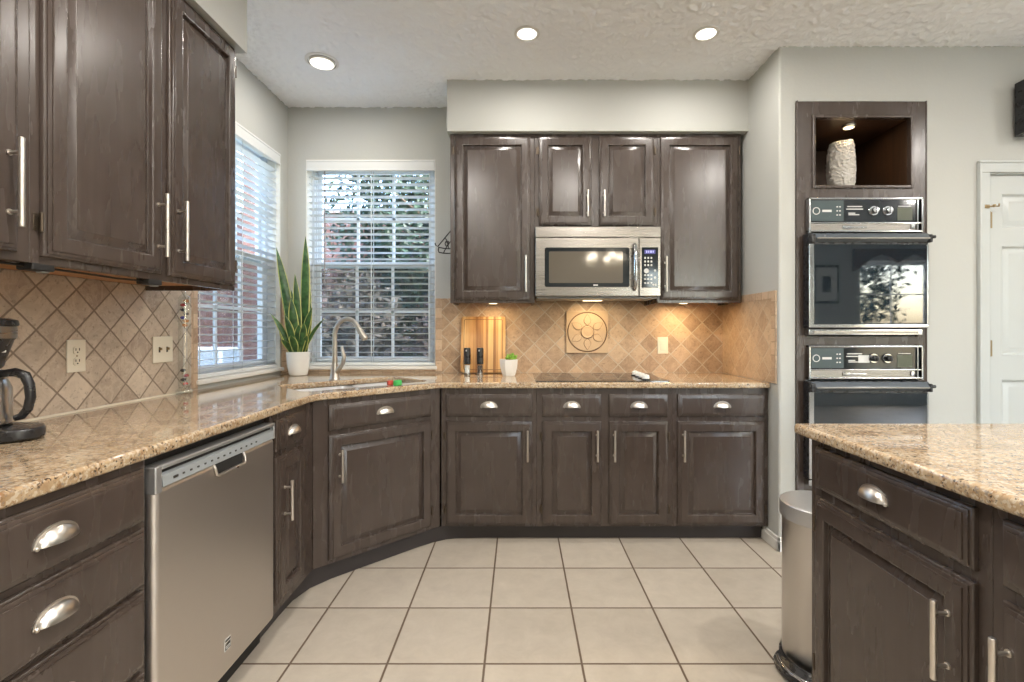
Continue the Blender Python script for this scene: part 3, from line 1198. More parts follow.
ZU = 1.368 + .0195
puck('small black under-cabinet light at the coffee maker end of the left wall cabinet', (FUL - .022, 1.243, ZU), R(90), 0)
puck('small black under-cabinet light at the window end of the left wall cabinet', (FUL - .022, 1.625, ZU), R(90), 0)
puck('lit round under-cabinet light above the cutting board', (-.17, FU + .16, ZU + .001), 0, 1.1, False)
puck('lit round under-cabinet light above the wall outlet, right of the microwave', (1.08, FU + .15, ZU + .001), 0, 2.0, False)
ZW = 1.3625
tag(MB().tube([(FUL - .03, .60, ZW), (FUL - .03, .90, ZW - .003), (FUL - .028, 1.08, ZW), (FUL - .024, 1.2128, ZW)], .003, 8).out('lamp_cable', 'blackm'),
    'thin black lamp cable running under the left wall cabinet at the photo edge', 'cable')
tag(MB().tube([(FUL - .024, 1.2732, ZW), (FUL - .028, 1.38, ZW), (FUL - .030, 1.50, ZW - .002), (FUL - .024, 1.5948, ZW)], .003, 8).out('lamp_cable', 'blackm'),
    'thin black lamp cable between the two black under-cabinet lights', 'cable')

# iron scroll bracket on the cabinet side
r = thing('scroll_bracket', 'small black wrought iron scroll bracket on the side of the tall wall cabinet', 'bracket', (-.430, FU + .10, 1.745))
MB().tube([(0, 0, .11), (-.05, 0, .05), (-.095, 0, -.005), (-.11, 0, .005), (-.112, 0, .018)], .0038, 8).out('brace', 'iron', r)
MB().tube([(0, 0, -.05), (-.06, 0, -.048), (-.088, 0, -.042), (-.092, 0, -.028), (-.088, 0, -.008)], .0038, 8).out('lower_rail', 'iron', r)
MB().tube([(0, 0, -.02), (-.05, 0, -.018), (-.088, 0, -.01)], .0035, 8).out('middle_rail', 'iron', r)
MB().tube([(-.035 + .016 * math.cos(a) * (1 - a / 16), 0, .012 + .02 * math.sin(a) * (1 - a / 16)) for a in [k * .5 for k in range(18)]], .0032, 8).out('scroll', 'iron', r)
MB().tube([(-.058, 0, -.045), (-.044, 0, -.02), (-.03, 0, .01), (-.04, 0, .04), (-.05, 0, .05)], .0032, 8).out('scroll', 'iron', r)
MB().tube([(0, 0, .04), (-.02, 0, .02), (-.03, 0, .0), (-.02, 0, -.02), (-.012, 0, -.02)], .0032, 8).out('scroll', 'iron', r)
MB().box(-.004, 0, -.008, .008, -.06, .12, .001).out('back_plate', 'iron', r)

# ------------------------------------------------------------------ microwave
MX0, MX1, MY = .1005, .864, 2.955
MZ0, MZ1 = 1.402, 1.832
mc = (MX0 + MX1) / 2
r = thing('microwave', 'stainless steel over-the-range microwave between the wall cabinets', 'microwave', (mc, MY, MZ0))
h2 = (MX1 - MX0) / 2
MH = MZ1 - MZ0
MB().box(-h2 + .002, h2 - .002, .032, YB - MY - .004, .006, MH - .002).out('housing', 'blackm', r)
MB().box(-h2, h2, -.004, .031, MH - .066, MH - .002, .003).out('vent_panel', 'steel', r)
dx1 = h2 - .134
d = MB().box(-h2, dx1, -.006, .031, .004, MH - .069, .004).out('microwave_door', 'steel', r)
MB().prism(rounded([(-h2 + .056, .060), (dx1 - .058, .060), (dx1 - .058, .300), (-h2 + .056, .300)], (0, 1, 2, 3), .014), -.0095, -.004, .0, plane='xz').out('window_border', 'ctl', d)
MB().prism(rounded([(-h2 + .082, .084), (dx1 - .098, .084), (dx1 - .098, .276), (-h2 + .082, .276)], (0, 1, 2, 3), .008), -.0108, -.006, plane='xz').out('window', 'mwglass', d)
MB().box(-.030, -.002, -.0105, -.009, .067, .075, .001).out('emblem', 'legend', d)
m = MB().tube([(dx1 - .028, -.010, .045), (dx1 - .028, -.034, .060), (dx1 - .028, -.044, .110), (dx1 - .028, -.048, .180), (dx1 - .028, -.044, .250), (dx1 - .028, -.034, .302), (dx1 - .028, -.010, .318)], [.011, .013, .013, .013, .013, .013, .011], 14)
m.out('handle', 'chrome', d)
cp = MB().box(dx1 + .0025, h2, -.006, .031, .004, MH - .069, .004).out('control_panel', 'steel', r)
MB().box(dx1 + .018, h2 - .016, -.0085, -.004, .056, .302, .002).out('keypad', 'ctl', cp)
MB().box(dx1 + .034, h2 - .034, -.0095, -.008, .262, .286, .001).out('display', 'display', cp)
m = MB()
for k, x in enumerate((.044, .054, .066, .074, .084)):
    m.box(dx1 + x, dx1 + x + .005, -.0100, -.009, .268, .281)
m.out('display_digits', 'digits', cp)
m = MB()
for row in range(3):
    for c_ in range(3):
        x = dx1 + .038 + c_ * .019
        z = .237 - row * .022
        m.box(x - .005, x + .005, -.0092, -.008, z - .006, z + .006, .001)
for row in range(3):
    for c_ in range(3):
        x = dx1 + .038 + c_ * .019
        z = .132 - row * .024
        m.box(x - .006, x + .006, -.0092, -.008, z - .005, z + .005, .001)
for (x, z) in ((.098, .160), (.098, .118), (.088, .074), (.102, .074)):
    m.lathe([(.0065, .008), (.0065, .0094)], (dx1 + x, 0, z), 14, 'y')
m.lathe([(.015, .008), (.015, .0093)], (dx1 + .046, 0, .158), 18, 'y')
m.out('buttons', 'legend', cp)
m = MB().box(-h2 + .01, h2 - .01, .034, .30, -.008, .006, .003)
un = m.out('underside', 'greyp', r)
MB().box(-.06, .06, .20, .26, -.0105, -.0085).out('cooktop_lamp', 'puck', un)
MB().box(-h2 + .06, -.1, .06, .26, -.010, -.0085).box(.1, h2 - .06, .06, .26, -.010, -.0085).out('grease_filter', 'steel', un)
area('microwave_lamp', (0, .23, -.013), .07, 1.5, (1, .74, .42), parent=r)

# ------------------------------------------------------------------ oven cabinet with niche
r = thing('oven_cabinet', 'tall brown built-in cabinet holding two wall ovens and an open niche', 'cabinet', (TWX0, YO - .006, 0))
TW = TWX1 - TWX0 - .006
nx0, nx1, nz0, nz1 = .098, .614, 1.984, 2.350
OX0, OX1 = .054, TW - .044          # oven cut-outs
UZ = (1.165, 1.915)
LZ = (.36, 1.120)
m = MB()
m.box(.002, OX0, 0, .02, 0, TWZ - .004).box(OX1, TW, 0, .02, 0, TWZ - .004)
m.box(OX0, OX1, .0, .02, UZ[1], nz0).box(OX0, OX1, .0, .02, LZ[1], UZ[0]).box(OX0, OX1, .0, .02, .0, LZ[0])
m.box(OX0, OX1, .0, .02, nz1, TWZ - .004).box(OX0, nx0, .0, .02, nz0, nz1).box(nx1, OX1, .0, .02, nz0, nz1)
m.out('cabinet_body', 'cab', r)
m = MB()
b = .016
m.box(nx0 - b, nx0, -.010, .004, nz0 - b, nz1 + b, .003).box(nx1, nx1 + b, -.010, .004, nz0 - b, nz1 + b, .003)
m.box(nx0, nx1, -.010, .004, nz1, nz1 + b, .003).box(nx0, nx1, -.010, .004, nz0 - b, nz0, .003)
m.out('niche_moulding', 'cab', r)
ND = .50
m = MB()
m.box(nx0 - .012, nx0, .0205, ND, nz0 - .012, nz1 + .012).box(nx1, nx1 + .012, .0205, ND, nz0 - .012, nz1 + .012)
m.box(nx0, nx1, .0205, ND, nz0 - .012, nz0).box(nx0, nx1, .0205, ND, nz1, nz1 + .012).box(nx0, nx1, ND - .012, ND, nz0, nz1)
m.out('niche_lining', 'nichewood', r)
m = MB().box(TW, TW + .005, -.004, .004, 0, TWZ, .001).box(-.003, .004, -.006, .004, 0, TWZ, .001)
m.out('edge_strip', 'cab', r)
pk = puck('lit round spotlight in the niche ceiling above the white vase', (TWX0 + .345, YO + .085, nz1 - .0005), 0, .45, False)

# vase
vx, vy = TWX0 + .344, YO + .150
r = thing('vase', 'tall rough white ceramic vase standing in the niche above the ovens', 'vase', (vx, vy, nz0 + .0005))
m = MB()
loops = []
nn, hh = 72, .293
for j in range(46):
    t = j / 45
    rr = .061 + .010 * math.sin(PI * min(1, t * 1.05)) - .010 * max(0, t - .9) * 10 * .6
    lp = []
    for k in range(nn):
        a = 2 * PI * k / nn
        q = rr + .0042 * math.sin(9 * a + 3.1 * math.sin(t * 17)) * math.sin(t * 60 + 4 * math.sin(3 * a)) + random.uniform(-.0030, .0026)
        z = hh * t + (.010 * math.cos(a - .4)) * t * t
        lp.append((q * math.cos(a), q * math.sin(a), z))
    loops.append(lp)
for rr, z in ((.050, hh - .004), (.047, hh - .05), (.045, .02)):
    loops.append([(rr * math.cos(2 * PI * k / nn), rr * math.sin(2 * PI * k / nn), z) for k in range(nn)])
m.loft(loops)
m.out('vase_body', 'vase', r, smooth=30)


# ------------------------------------------------------------------ wall ovens
def wall_oven(label, z0, z1, zd, low):
    """z0..z1 whole unit, zd: top of the door"""
    x0, x1 = .034, TW - .030
    r = thing('wall_oven', label, 'oven', (TWX0, YO - .006, z0))
    H = z1 - z0
    D = zd - z0
    MB().box(x0 + .022, x1 - .016, .004, .52, .01, H - .005).out('oven_body', 'blackm', r)
    # control section: chrome frame round a dark glass panel
    m = MB()
    f = .011
    m.box(x0 + .016, x1 - .006, -.030, -.001, H - f, H, .003).box(x0 + .016, x1 - .006, -.030, -.001, D + .004, D + .004 + f, .003)
    m.box(x0 + .016, x0 + .016 + f, -.030, -.001, D, H, .003).box(x1 - .006 - f, x1 - .006, -.030, -.001, D, H, .003)
    m.box(x1 - .040, x1 - .033, -.030, -.001, D, H, .002)
    m.box(x0 + .02, x1 - .01, -.028, -.001, D + .050, D + .058, .002)
    m.out('chrome_frame', 'chrome', r)
    MB().box(x0 + .027, x1 - .04, -.022, -.001, D + .058, H - f).out('control_panel', 'ctl', r)
    cpn = r.children[-1]
    zc = (D + .058 + H - f) / 2
    hh_ = (H - f - D - .058) / 2
    MB().box(x0 + .031, x0 + .205, -.024, -.0215, zc - hh_ + .006, zc + hh_ - .004).out('clock_plate', 'ctlgrey', cpn)
    MB().lathe([(.020, .0235), (.020, .0250), (.016, .0250), (.016, .0235)], (x0 + .058, 0, zc), 24, 'y', False, False).out('clock_dial', 'legend', cpn)
    MB().box(x0 + .090, x0 + .140, -.0252, -.0238, zc - .006, zc + .006).out('clock_digits', 'legend', cpn)
    m = MB()
    for dx in (.17, .185):
        for dz in (-.022, 0, .022):
            m.box(x0 + dx - .004, x0 + dx + .004, -.0252, -.0238, zc + dz - .003, zc + dz + .003)
    m.out('clock_markings', 'legend', cpn)
    m = MB()
    for dz, a_, b_ in ((.024, .225, .305), (.010, .220, .310), (-.012, .232, .268), (-.020, .232, .290)):
        m.box(x0 + a_, x0 + b_, -.0235, -.0218, zc + dz - .0025, zc + dz + .0025)
    m.out('panel_lettering', 'legend', cpn)
    MB().box(x0 + .50, x0 + .565, -.0235, -.0218, zc + .024, zc + .027).out('dial_lettering', 'legend', cpn)
    MB().box(x0 + .495, x0 + .575, -.0236, -.0215, zc - hh_ + .010, zc + .018).out('dial_plate', plain('olive plate', (.07, .08, .05), .3) if 'olive plate' not in bpy.data.materials else bpy.data.materials['olive plate'], cpn)
    if low:
        MB().box(x0 + .285, x0 + .345, -.0236, -.0215, zc - .024, zc + .016).out('label_plate', 'legend', cpn)
    for kx in (.365, .440):
        k = MB().lathe([(.027, .022), (.027, .026), (.024, .030)], (x0 + kx, 0, zc), 28, 'y').out('knob_ring', 'chrome', cpn)
        MB().lathe([(.018, .030), (.017, .046), (.013, .050)], (x0 + kx, 0, zc), 20, 'y').box(x0 + kx - .003, x0 + kx + .003, -.053, -.040, zc - .016, zc + .016, .001).out('knob', 'black' if low else 'chrome', k)
    m = MB().box(x0 + .028, x1 - .042, -.020, -.001, D + .014, D + .050)
    m.out('vent_slot', 'steel', r)
    m = MB().box(x0 + .20, x0 + .24, -.026, -.019, D + .022, D + .040, .003).box(x0 + .24, x0 + .33, -.024, -.019, D + .026, D + .036, .002).box(x1 - .07, x1 - .048, -.027, -.019, D + .022, D + .046, .002)
    m.out('vent_latch', 'chrome', r)
    # door
    dz1 = D - .004
    m = MB().box(x0, x1, -.052, -.001, .040, dz1 - .002, .003)
    d = m.out('oven_door', 'black', r)
    gt = dz1 - .062
    m = MB().box(x0 + .001, x0 + .028, -.0555, -.050, .044, gt + .004, .002).box(x0 + .028, x1, -.0555, -.050, .044, .062, .002).box(x1 - .009, x1, -.0555, -.050, .062, gt, .002)
    m.out('door_trim', 'chrome', d)
    MB().box(x0 + .028, x1 - .009, -.0545, -.051, .062, gt, .001).out('door_glass', 'bglass', d)
    zz = [(-.052, dz1 - .004), (-.074, dz1 - .022), (-.078, dz1 - .032), (-.058, dz1 - .050), (-.052, dz1 - .050)]
    hd_ = MB().loft([[(x0 + .016, y, z) for y, z in zz], [(x1 - .002, y, z) for y, z in zz]]).out('handle', plain('slate handle bar', (.085, .10, .115), .25) if 'slate handle bar' not in bpy.data.materials else bpy.data.materials['slate handle bar'], d)
    MB().box(x0 + .03, x1 - .012, -.0805, -.074, dz1 - .037, dz1 - .030, .002).out('handle_strip', 'steel', hd_)
    MB().box(x0 - .002, x0 + .024, -.080, -.050, dz1 - .058, dz1 - .010, .006).out('handle_end', 'black', hd_)
    MB().box(x1 - .012, x1 + .003, -.080, -.050, dz1 - .056, dz1 - .012, .005).cyl((x1 - .004, -.074, dz1 - .026), (x1 + .016, -.074, dz1 - .026), .009, n=14).out('handle_end', 'black', hd_)
    m = MB().box(x0 + .004, x1 - .026, -.048, -.001, .004, .036, .004)
    rl = m.out('lower_rail', 'chrome', r)
    MB().box(x0 + .03, x1 - .05, -.0495, -.046, .012, .026, .001).out('rail_slot', 'steel', rl)
    return r


wall_oven('upper black-glass wall oven with chrome knobs, just below the niche', UZ[0] + .004, UZ[1] - .003, 1.722, False)
wall_oven('lower black-glass wall oven with black knobs, partly behind the island', LZ[0] + .004, LZ[1] - .003, .932, True)

# ------------------------------------------------------------------ island
FI = .910
r1 = thing('island_cabinet', 'dark brown island cabinet with one drawer and one door, next to the trash can', 'cabinet', (FI, 1.2175, 0), R(-90))
base_body(r1, -.2875, .2875, .90)
cab_drawer(r1, -.252, .2605, .723, .849)
cab_door(r1, -.252, .2605, .105, .698, 'r', (.477, .642), hxi=.045)
r2 = thing('island_cabinet', 'dark brown island cabinet cut off by the right edge of the photo', 'cabinet', (FI, .615, 0), R(-90))
base_body(r2, -.3145, .3145, .90)
cab_drawer(r2, -.286, .272, .723, .849)
cab_door(r2, -.286, -.012, .105, .698, 'l', (.477, .642), hxi=.024)
cab_door(r2, .000, .272, .105, .698, 'r', (.477, .642), hxi=.024)
isl = [(.870, .27), (2.15, .27), (2.15, 1.535), (.870, 1.535)]
isl = rounded(isl, (3,), .010)
tag(slab(isl, None, CB, CT, .010).out('island_countertop', 'granite', smooth=40), 'speckled tan granite top of the island in the right foreground', 'countertop')

# trash can
r = thing('trash_can', 'tall round stainless steel step trash can beside the far end of the island', 'trash can', (1.092, 1.735, 0), R(-35))
MB().lathe([(.128, .020), (.132, .024), (.132, .530)], n=48).out('can_body', 'steel_v', r)
MB().lathe([(.136, .525), (.140, .528), (.140, .576), (.137, .580), (.120, .584), (.06, .588), (.001, .589)], n=48).out('lid', 'satin', r)
MB().lathe([(.140, 0), (.142, .004), (.142, .022), (.134, .030), (.131, .030)], n=48).out('base_ring', 'black', r)
pts = [(.150 * math.cos(a), .150 * math.sin(a), .030) for a in (R(205), R(215))]
m = MB()
loops = []
for k in range(13):
    a = R(205 + 10 * k)
    g_ = math.sin(PI * k / 12) ** .6 * .05
    ri, ro = .146 + g_ * .25, .158 + g_
    loops.append([(ri * math.cos(a), ri * math.sin(a), .020), (ro * math.cos(a), ro * math.sin(a), .014), (ro * math.cos(a), ro * math.sin(a), .030), (ri * math.cos(a), ri * math.sin(a), .040)])
m.loft(loops)
m.out('pedal', 'black', r)
MB().tube([(.166 * math.cos(R(215 + 10 * k)) * (1 + .22 * math.sin(PI * k / 10)), .166 * math.sin(R(215 + 10 * k)) * (1 + .22 * math.sin(PI * k / 10)), .036) for k in range(11)], .006, 10).out('pedal_rim', 'chrome', r)

# ------------------------------------------------------------------ things on the worktop
# cooktop
r = thing('cooktop', 'black glass cooktop set in the granite under the microwave', 'cooktop', (.480, 3.020, CZ + .0004))
MB().prism(rounded([(-.385, -.255), (.385, -.255), (.385, .255), (-.385, .255)], (0, 1, 2, 3), .018), 0, .005, .0015).out('cooktop_glass', 'cooktop', r)
for bx, by, br in ((-.23, .12, .085), (-.23, -.12, .105), (.09, .12, .095), (.09, -.12, .085)):
    m = MB().lathe([(br, .0050), (br, .0054), (br - .003, .0054), (br - .003, .0050)], (bx, by, 0), 40, 'z', False, False)
    m.out('burner_ring', 'ctlgrey', r)
for ky in (-.19, -.105, -.02, .065):
    kb = MB().lathe([(.027, .005), (.027, .009), (.022, .011)], (.262, ky, 0), 24).out('knob_base', 'black', r)
    MB().lathe([(.020, .011), (.021, .014), (.019, .030), (.015, .033), (.001, .0335)], (.262, ky, 0), 24).box(.258, .266, ky - .020, ky + .020, .028, .037, .002).out('knob', 'ceramic', kb)

# cutting board leaning on the backsplash
r = thing('cutting_board', 'striped wooden cutting board leaning against the tiled back wall', 'cutting board', (-.245, YB - .075, CZ + .0008))
bw_, bh_ = .152, .385
poly = rounded([(-bw_, 0), (bw_, 0), (bw_, bh_), (-bw_, bh_)], (0, 1, 2, 3), .018)
bd = MB().prism(poly, -.009, .009, .003, plane='xz').out('board', 'board', r, rot=(R(-8.5), 0, 0), loc=(0, .0135, .0045))
m = MB()
i_ = .020
loop = rounded([(-bw_ + i_, i_), (bw_ - i_, i_), (bw_ - i_, bh_ - i_), (-bw_ + i_, bh_ - i_)], (0, 1, 2, 3), .012)
lp = [(a, -.0088, b_) for a, b_ in loop] + [(loop[0][0], -.0088, loop[0][1])]
m.tube(lp, .0022, 6)
m.out('juice_groove', wood('groove wood', (.16, .07, .02), (.24, .11, .04)), bd)


def grinder(label, x, fill):
    r = thing('spice_grinder', label, 'spice grinder', (x, 3.185, CZ))
    MB().lathe([(.0215, 0), (.0225, .003), (.0225, .010), (.0205, .013)], n=24).out('base_ring', 'steel', r)
    MB().lathe([(.0165, .0135), (.0175, .060), (.017, .062)], n=20).out('contents', fill, r)
    MB().lathe([(.0205, .0125), (.0205, .075)], n=24, cap0=False, cap1=False).out('glass_jar', 'clear', r)
    MB().lathe([(.0215, .070), (.0222, .074), (.0222, .172), (.020, .178), (.001, .179)], n=24).out('grinder_head', 'black', r)
    MB().box(-.009, -.001, -.0232, -.021, .155, .166, .0008).out('logo_mark', 'legend', r)
    return r


grinder('black-topped grinder holding white salt in front of the cutting board', -.340, 'salt')
grinder('black-topped grinder holding dark peppercorns in front of the cutting board', -.256, 'peppercorn')

# succulent in a faceted pot
r = thing('potted_succulent', 'small green succulent in a white faceted pot beside the cutting board', 'potted plant', (-.066, 3.13, CZ))
m = MB()
loops = []
for rr, z, k8 in ((.040, 0, 8), (.046, .010, 8), (.060, .060, 8), (.063, .106, 8), (.057, .106, 8), (.055, .090, 8)):
    loops.append([(rr * math.cos(2 * PI * (k + .5) / 8), rr * math.sin(2 * PI * (k + .5) / 8), z) for k in range(8)])
m.loft(loops)
m.out('pot', 'ceramic', r, smooth=20)
MB().lathe([(.052, .088), (.054, .094), (.02, .098), (.001, .099)], n=16).out('soil', 'soil', r)
random.seed(11)
m = MB()
for k in range(46):
    a = random.uniform(0, 2 * PI)
    el = random.uniform(.35, 1.4)
    L = random.uniform(.030, .052)
    c = Vector((.012 + random.uniform(-.022, .022), random.uniform(-.02, .02), .094))
    dv = Vector((math.cos(a) * math.cos(el), math.sin(a) * math.cos(el), math.sin(el)))
    sd = dv.cross(Vector((0, 0, 1))).normalized()
    up = sd.cross(dv)
    lp = []
    for t, w_ in ((0, .003), (.35, .0085), (.7, .0095), (.92, .005), (1, .0008)):
        p = c + dv * (L * t) + up * (.010 * t * t)
        lp.append([p + sd * w_, p + up * w_ * .45, p - sd * w_, p - up * w_ * .45])
    m.loft(lp)
m.out('rosette', 'succ', r)

# snake plant
r = thing('snake_plant', 'tall snake plant with yellow-edged leaves in a white pot in the window corner', 'potted plant', (-1.436, 3.150, CZ))
MB().lathe([(.050, 0), (.056, .006), (.066, .06), (.072, .13), (.073, .152), (.067, .154), (.065, .14)], n=36).out('pot', 'ceramic', r)
MB().lathe([(.066, .136), (.03, .140), (.001, .141)], n=20).out('soil', 'soil', r)


def blade(bx, by, tx, ty, tz, w, curl, tw):
    """leaf from the soil to (tx,ty,tz)"""
    m = MB()
    a = Vector((bx, by, .138))
    b_ = Vector((tx, ty, tz))
    mid = (a + b_) / 2 + Vector((curl, 0, .03))
    rows = []
    N = 14
    for i in range(N + 1):
        t = i / N
        p = a * (1 - t) ** 2 + mid * 2 * t * (1 - t) + b_ * t * t
        wt = w * min(1, .45 + 1.5 * t) * (1 - max(0, (t - .55) / .45) ** 1.9) + .0007
        an = tw + .7 * t
        sd = Vector((math.cos(an), math.sin(an) * .8, 0))
        nr = Vector((-math.sin(an), math.cos(an), 0))
        dp = nr * (wt * .30)
        rows.append([m.bm.verts.new(q) for q in (p - sd * wt, p - sd * wt * .80 - dp * .5, p - dp, p + sd * wt * .80 - dp * .5, p + sd * wt,
                                                p + sd * wt * .80 - dp * .5 + nr * .003, p - dp + nr * .004, p - sd * wt * .80 - dp * .5 + nr * .003)])
    for q, s_ in zip(rows, rows[1:]):
        for k in range(8):
            j = (k + 1) % 8
            m._f((q[k], q[j], s_[j], s_[k]), 1 if k in (0, 3, 4, 7) else 0)
    m._f(rows[-1])
    return m.out('leaf', ['snake', 'snake_e'], r, smooth=70)


# base x,y ; tip x,y,z (above the counter) ; half width ; curl ; twist
for q in ((-.030, .005, -.155, .02, .838, .030, .02, .1), (.030, .010, .060, -.03, .900, .029, .01, -.2), (-.005, .0, -.020, -.02, .60, .020, .01, .2),
          (.010, -.02, .005, -.06, .655, .024, .01, .0), (.000, -.03, -.005, -.09, .50, .030, .0, .1), (.030, -.02, .115, -.06, .440, .022, -.01, -.3),
          (.035, .0, .185, -.02, .375, .014, -.03, .2), (-.030, -.03, -.140, -.08, .400, .021, .02, .4), (-.035, -.01, -.100, -.05, .300, .024, .0, .2),
          (.015, -.04, .050, -.10, .330, .027, .0, -.3), (-.015, .03, -.070, .05, .56, .025, .0, .1), (.02, .03, .050, .06, .60, .023, .0, -.2),
          (-.02, -.04, -.055, -.11, .235, .024, .0, .3), (.01, -.05, .012, -.13, .26, .024, .0, .1), (-.03, .02, -.105, .02, .47, .021, .01, .3), (.045, .01, .075, .0, .50, .018, .01, -.2), (.0, -.05, -.03, -.12, .39, .024, .01, .0), (.03, -.04, .085, -.11, .34, .022, .01, -.2), (.038, -.015, .095, -.09, .26, .02, .0, -.4)):
    blade(*q)

# floating-ball thermometer
r = thing('liquid_thermometer', 'slim glass column with coloured floating balls beside the left window', 'thermometer', (-1.552, 2.245, CZ))
MB().lathe([(.030, 0), (.034, .004), (.034, .016), (.026, .024), (.023, .030)], n=28).out('base', 'clear', r)
MB().lathe([(.0225, .028), (.024, .034), (.024, .438), (.020, .452), (.010, .462), (.006, .474), (.001, .476)], n=28).out('glass_column', 'clear', r)
for z, x, c_ in ((.046, .005, 'red'), (.064, -.006, 'dark'), (.084, .008, 'red'), (.108, -.007, 'dark'), (.318, .002, 'amber'), (.337, .008, 'amber'), (.352, -.007, 'blue'), (.370, .008, 'bark'), (.388, -.006, 'dark'), (.411, -.007, 'red'), (.430, .008, 'amber')):
    b_ = MB().ball((x, 0, z), .0110, 14, 8, (1, 1, .7)).out('float_ball', c_, r)
    MB().lathe([(.0042, z - .016), (.0042, z - .010)], (x, 0, 0), 10).out('weight_tag', 'brass', b_)

# coffee maker at the left edge
r = thing('coffee_maker', 'black and silver drip coffee maker cut off by the left edge of the photo', 'coffee maker', (-1.475, 1.300, CZ), R(90))
lp = [(-.075, .10), (-.075, -.05)] + [(.078 * math.cos(a), -.05 + .135 * math.sin(a)) for a in [PI + PI * k / 16 for k in range(1, 16)]] + [(.075, -.05), (.075, .10)]
MB().prism(lp, .004, .034, .006, 3).out('base', 'black', r)
MB().lathe([(.058, .034), (.060, .036), (.001, .0365)], (0, -.030, 0), 28).out('hot_plate', 'blackm', r)
MB().box(-.075, .075, .045, .105, .034, .315, .014, 3).out('water_tower', 'black', r)
MB().lathe([(.042, .190), (.046, .196), (.066, .268), (.070, .272)], (0, -.025, 0), 32).out('brew_basket', 'black', r)
MB().lathe([(.0705, .272), (.072, .274), (.072, .304), (.0705, .306)], (0, -.025, 0), 32).out('basket_band', 'steel', r)
MB().lathe([(.074, .306), (.076, .310), (.074, .322), (.06, .327), (.001, .330)], (0, -.025, 0), 32).out('lid', 'black', r)
MB().box(-.016, .016, -.0815, -.060, .234, .241, .001).out('emblem', 'legend', r)
MB().box(-.04, .04, .01, .06, .275, .318, .006).out('neck', 'black', r)
cf = MB().lathe([(.050, .038), (.058, .042), (.060, .06), (.060, .135), (.052, .158), (.044, .168)], (0, -.030, 0), 36).out('carafe', 'steel_v', r)
MB().lathe([(.046, .166), (.047, .172), (.042, .186), (.020, .189), (.001, .190)], (0, -.030, 0), 32).out('carafe_lid', 'black', cf)
ha = R(-70)
hv = Vector((math.cos(ha), math.sin(ha), 0))
cc = Vector((0, -.030, 0))
MB().tube([cc + hv * q + Vector((0, 0, z)) for q, z in ((.040, .176), (.070, .180), (.092, .170), (.101, .145), (.104, .110), (.098, .078), (.084, .058), (.070, .054))], [.009, .012, .013, .012, .0115, .011, .010, .008], 14).out('carafe_handle', 'black', cf)


# ------------------------------------------------------------------ wall plates, medallion
def outlet(label, loc, rz, gang='duplex'):
    r = thing('wall_outlet' if gang != 'switch' else 'switch_plate', label, 'outlet' if gang != 'switch' else 'light switch', loc, rz)
    w = .0365 if gang != 'switch' else .060
    MB().box(-w, w, -.006, 0, -.058, .058, .0035, 3).out('plate', 'plate', r)
    if gang == 'duplex':
        for z in (-.020, .020):
            rc = MB().prism(rounded([(-.016, z - .014), (.016, z - .014), (.016, z + .014), (-.016, z + .014)], (0, 1, 2, 3), .012), -.0085, -.005, .001, plane='xz').out('receptacle', 'plate', r)
            m = MB().box(-.0082, -.0055, -.0092, -.008, z - .001, z + .008).box(.0055, .0082, -.0092, -.008, z - .001, z + .008)
            m.lathe([(.0027, .008), (.0027, .0092)], (0, 0, z - .007), 10, 'y')
            m.out('socket_slot', 'slot', rc)
        MB().lathe([(.003, .006), (.0025, .0072)], (0, 0, 0), 10, 'y').out('screw', 'brass', r)
    else:
        xs = (-.023, .023) if gang == 'switch' else (0,)
        for x in xs:
            if gang == 'switch':
                MB().box(x - .005, x + .005, -.0066, -.005, -.012, .012, .0005).out('toggle_slot', 'slot', r)
                MB().box(x - .0035, x + .0035, -.017, -.005, -.002, .009, .0015).out('toggle', 'brass', r)
            else:
                MB().box(x - .017, x + .017, -.0085, -.005, -.034, .034, .002).out('rocker', 'plate', r)
    return r


outlet('almond duplex outlet on the left backsplash, nearest the coffee maker', (XL + .0085, 1.736, 1.107), R(90))
outlet('almond double switch plate on the left backsplash near the window', (XL + .0085, 2.158, 1.113), R(90), 'switch')
outlet('single almond wall plate on the back wall tiles right of the cooktop', (.992, YB - .0085, 1.093), 0, 'rocker')

r = thing('decorative_tile', 'square carved stone tile with a six-petal flower above the cooktop', 'tile', (.470, YB - .0085, 1.186))
q = .145
MB().box(-q, q, -.006, 0, -q, q, .002).out('tile_base', 'mgroove', r)
m = MB()
N = 96
sq = []
for k in range(N):
    a = 2 * PI * k / N
    s_ = q / max(abs(math.cos(a)), abs(math.sin(a)))
    sq.append((s_ * math.cos(a), s_ * math.sin(a)))
ci = [(.139 * math.cos(2 * PI * k / N), .139 * math.sin(2 * PI * k / N)) for k in range(N)]
m.loft([[(x, -.006, z) for x, z in sq], [(x * .99, -.014, z * .99) for x, z in sq], [(x, -.014, z) for x, z in ci], [(x, -.006, z) for x, z in ci]], False, False)
m.out('corner_border', 'medal', r)
MB().lathe([(.131, .006), (.131, .012), (.127, .015), (.001, .013)], n=72, axis='y').out('disc', 'medal', r)
MB().lathe([(.042, .012), (.042, .020), (.038, .0225), (.034, .020), (.020, .0205), (.001, .021)], n=48, axis='y').out('centre_boss', 'medal', r)
MB().lathe([(.046, .012), (.046, .0165), (.042, .0165)], n=48, axis='y', cap0=False, cap1=False).out('boss_ring', 'mgroove', r)
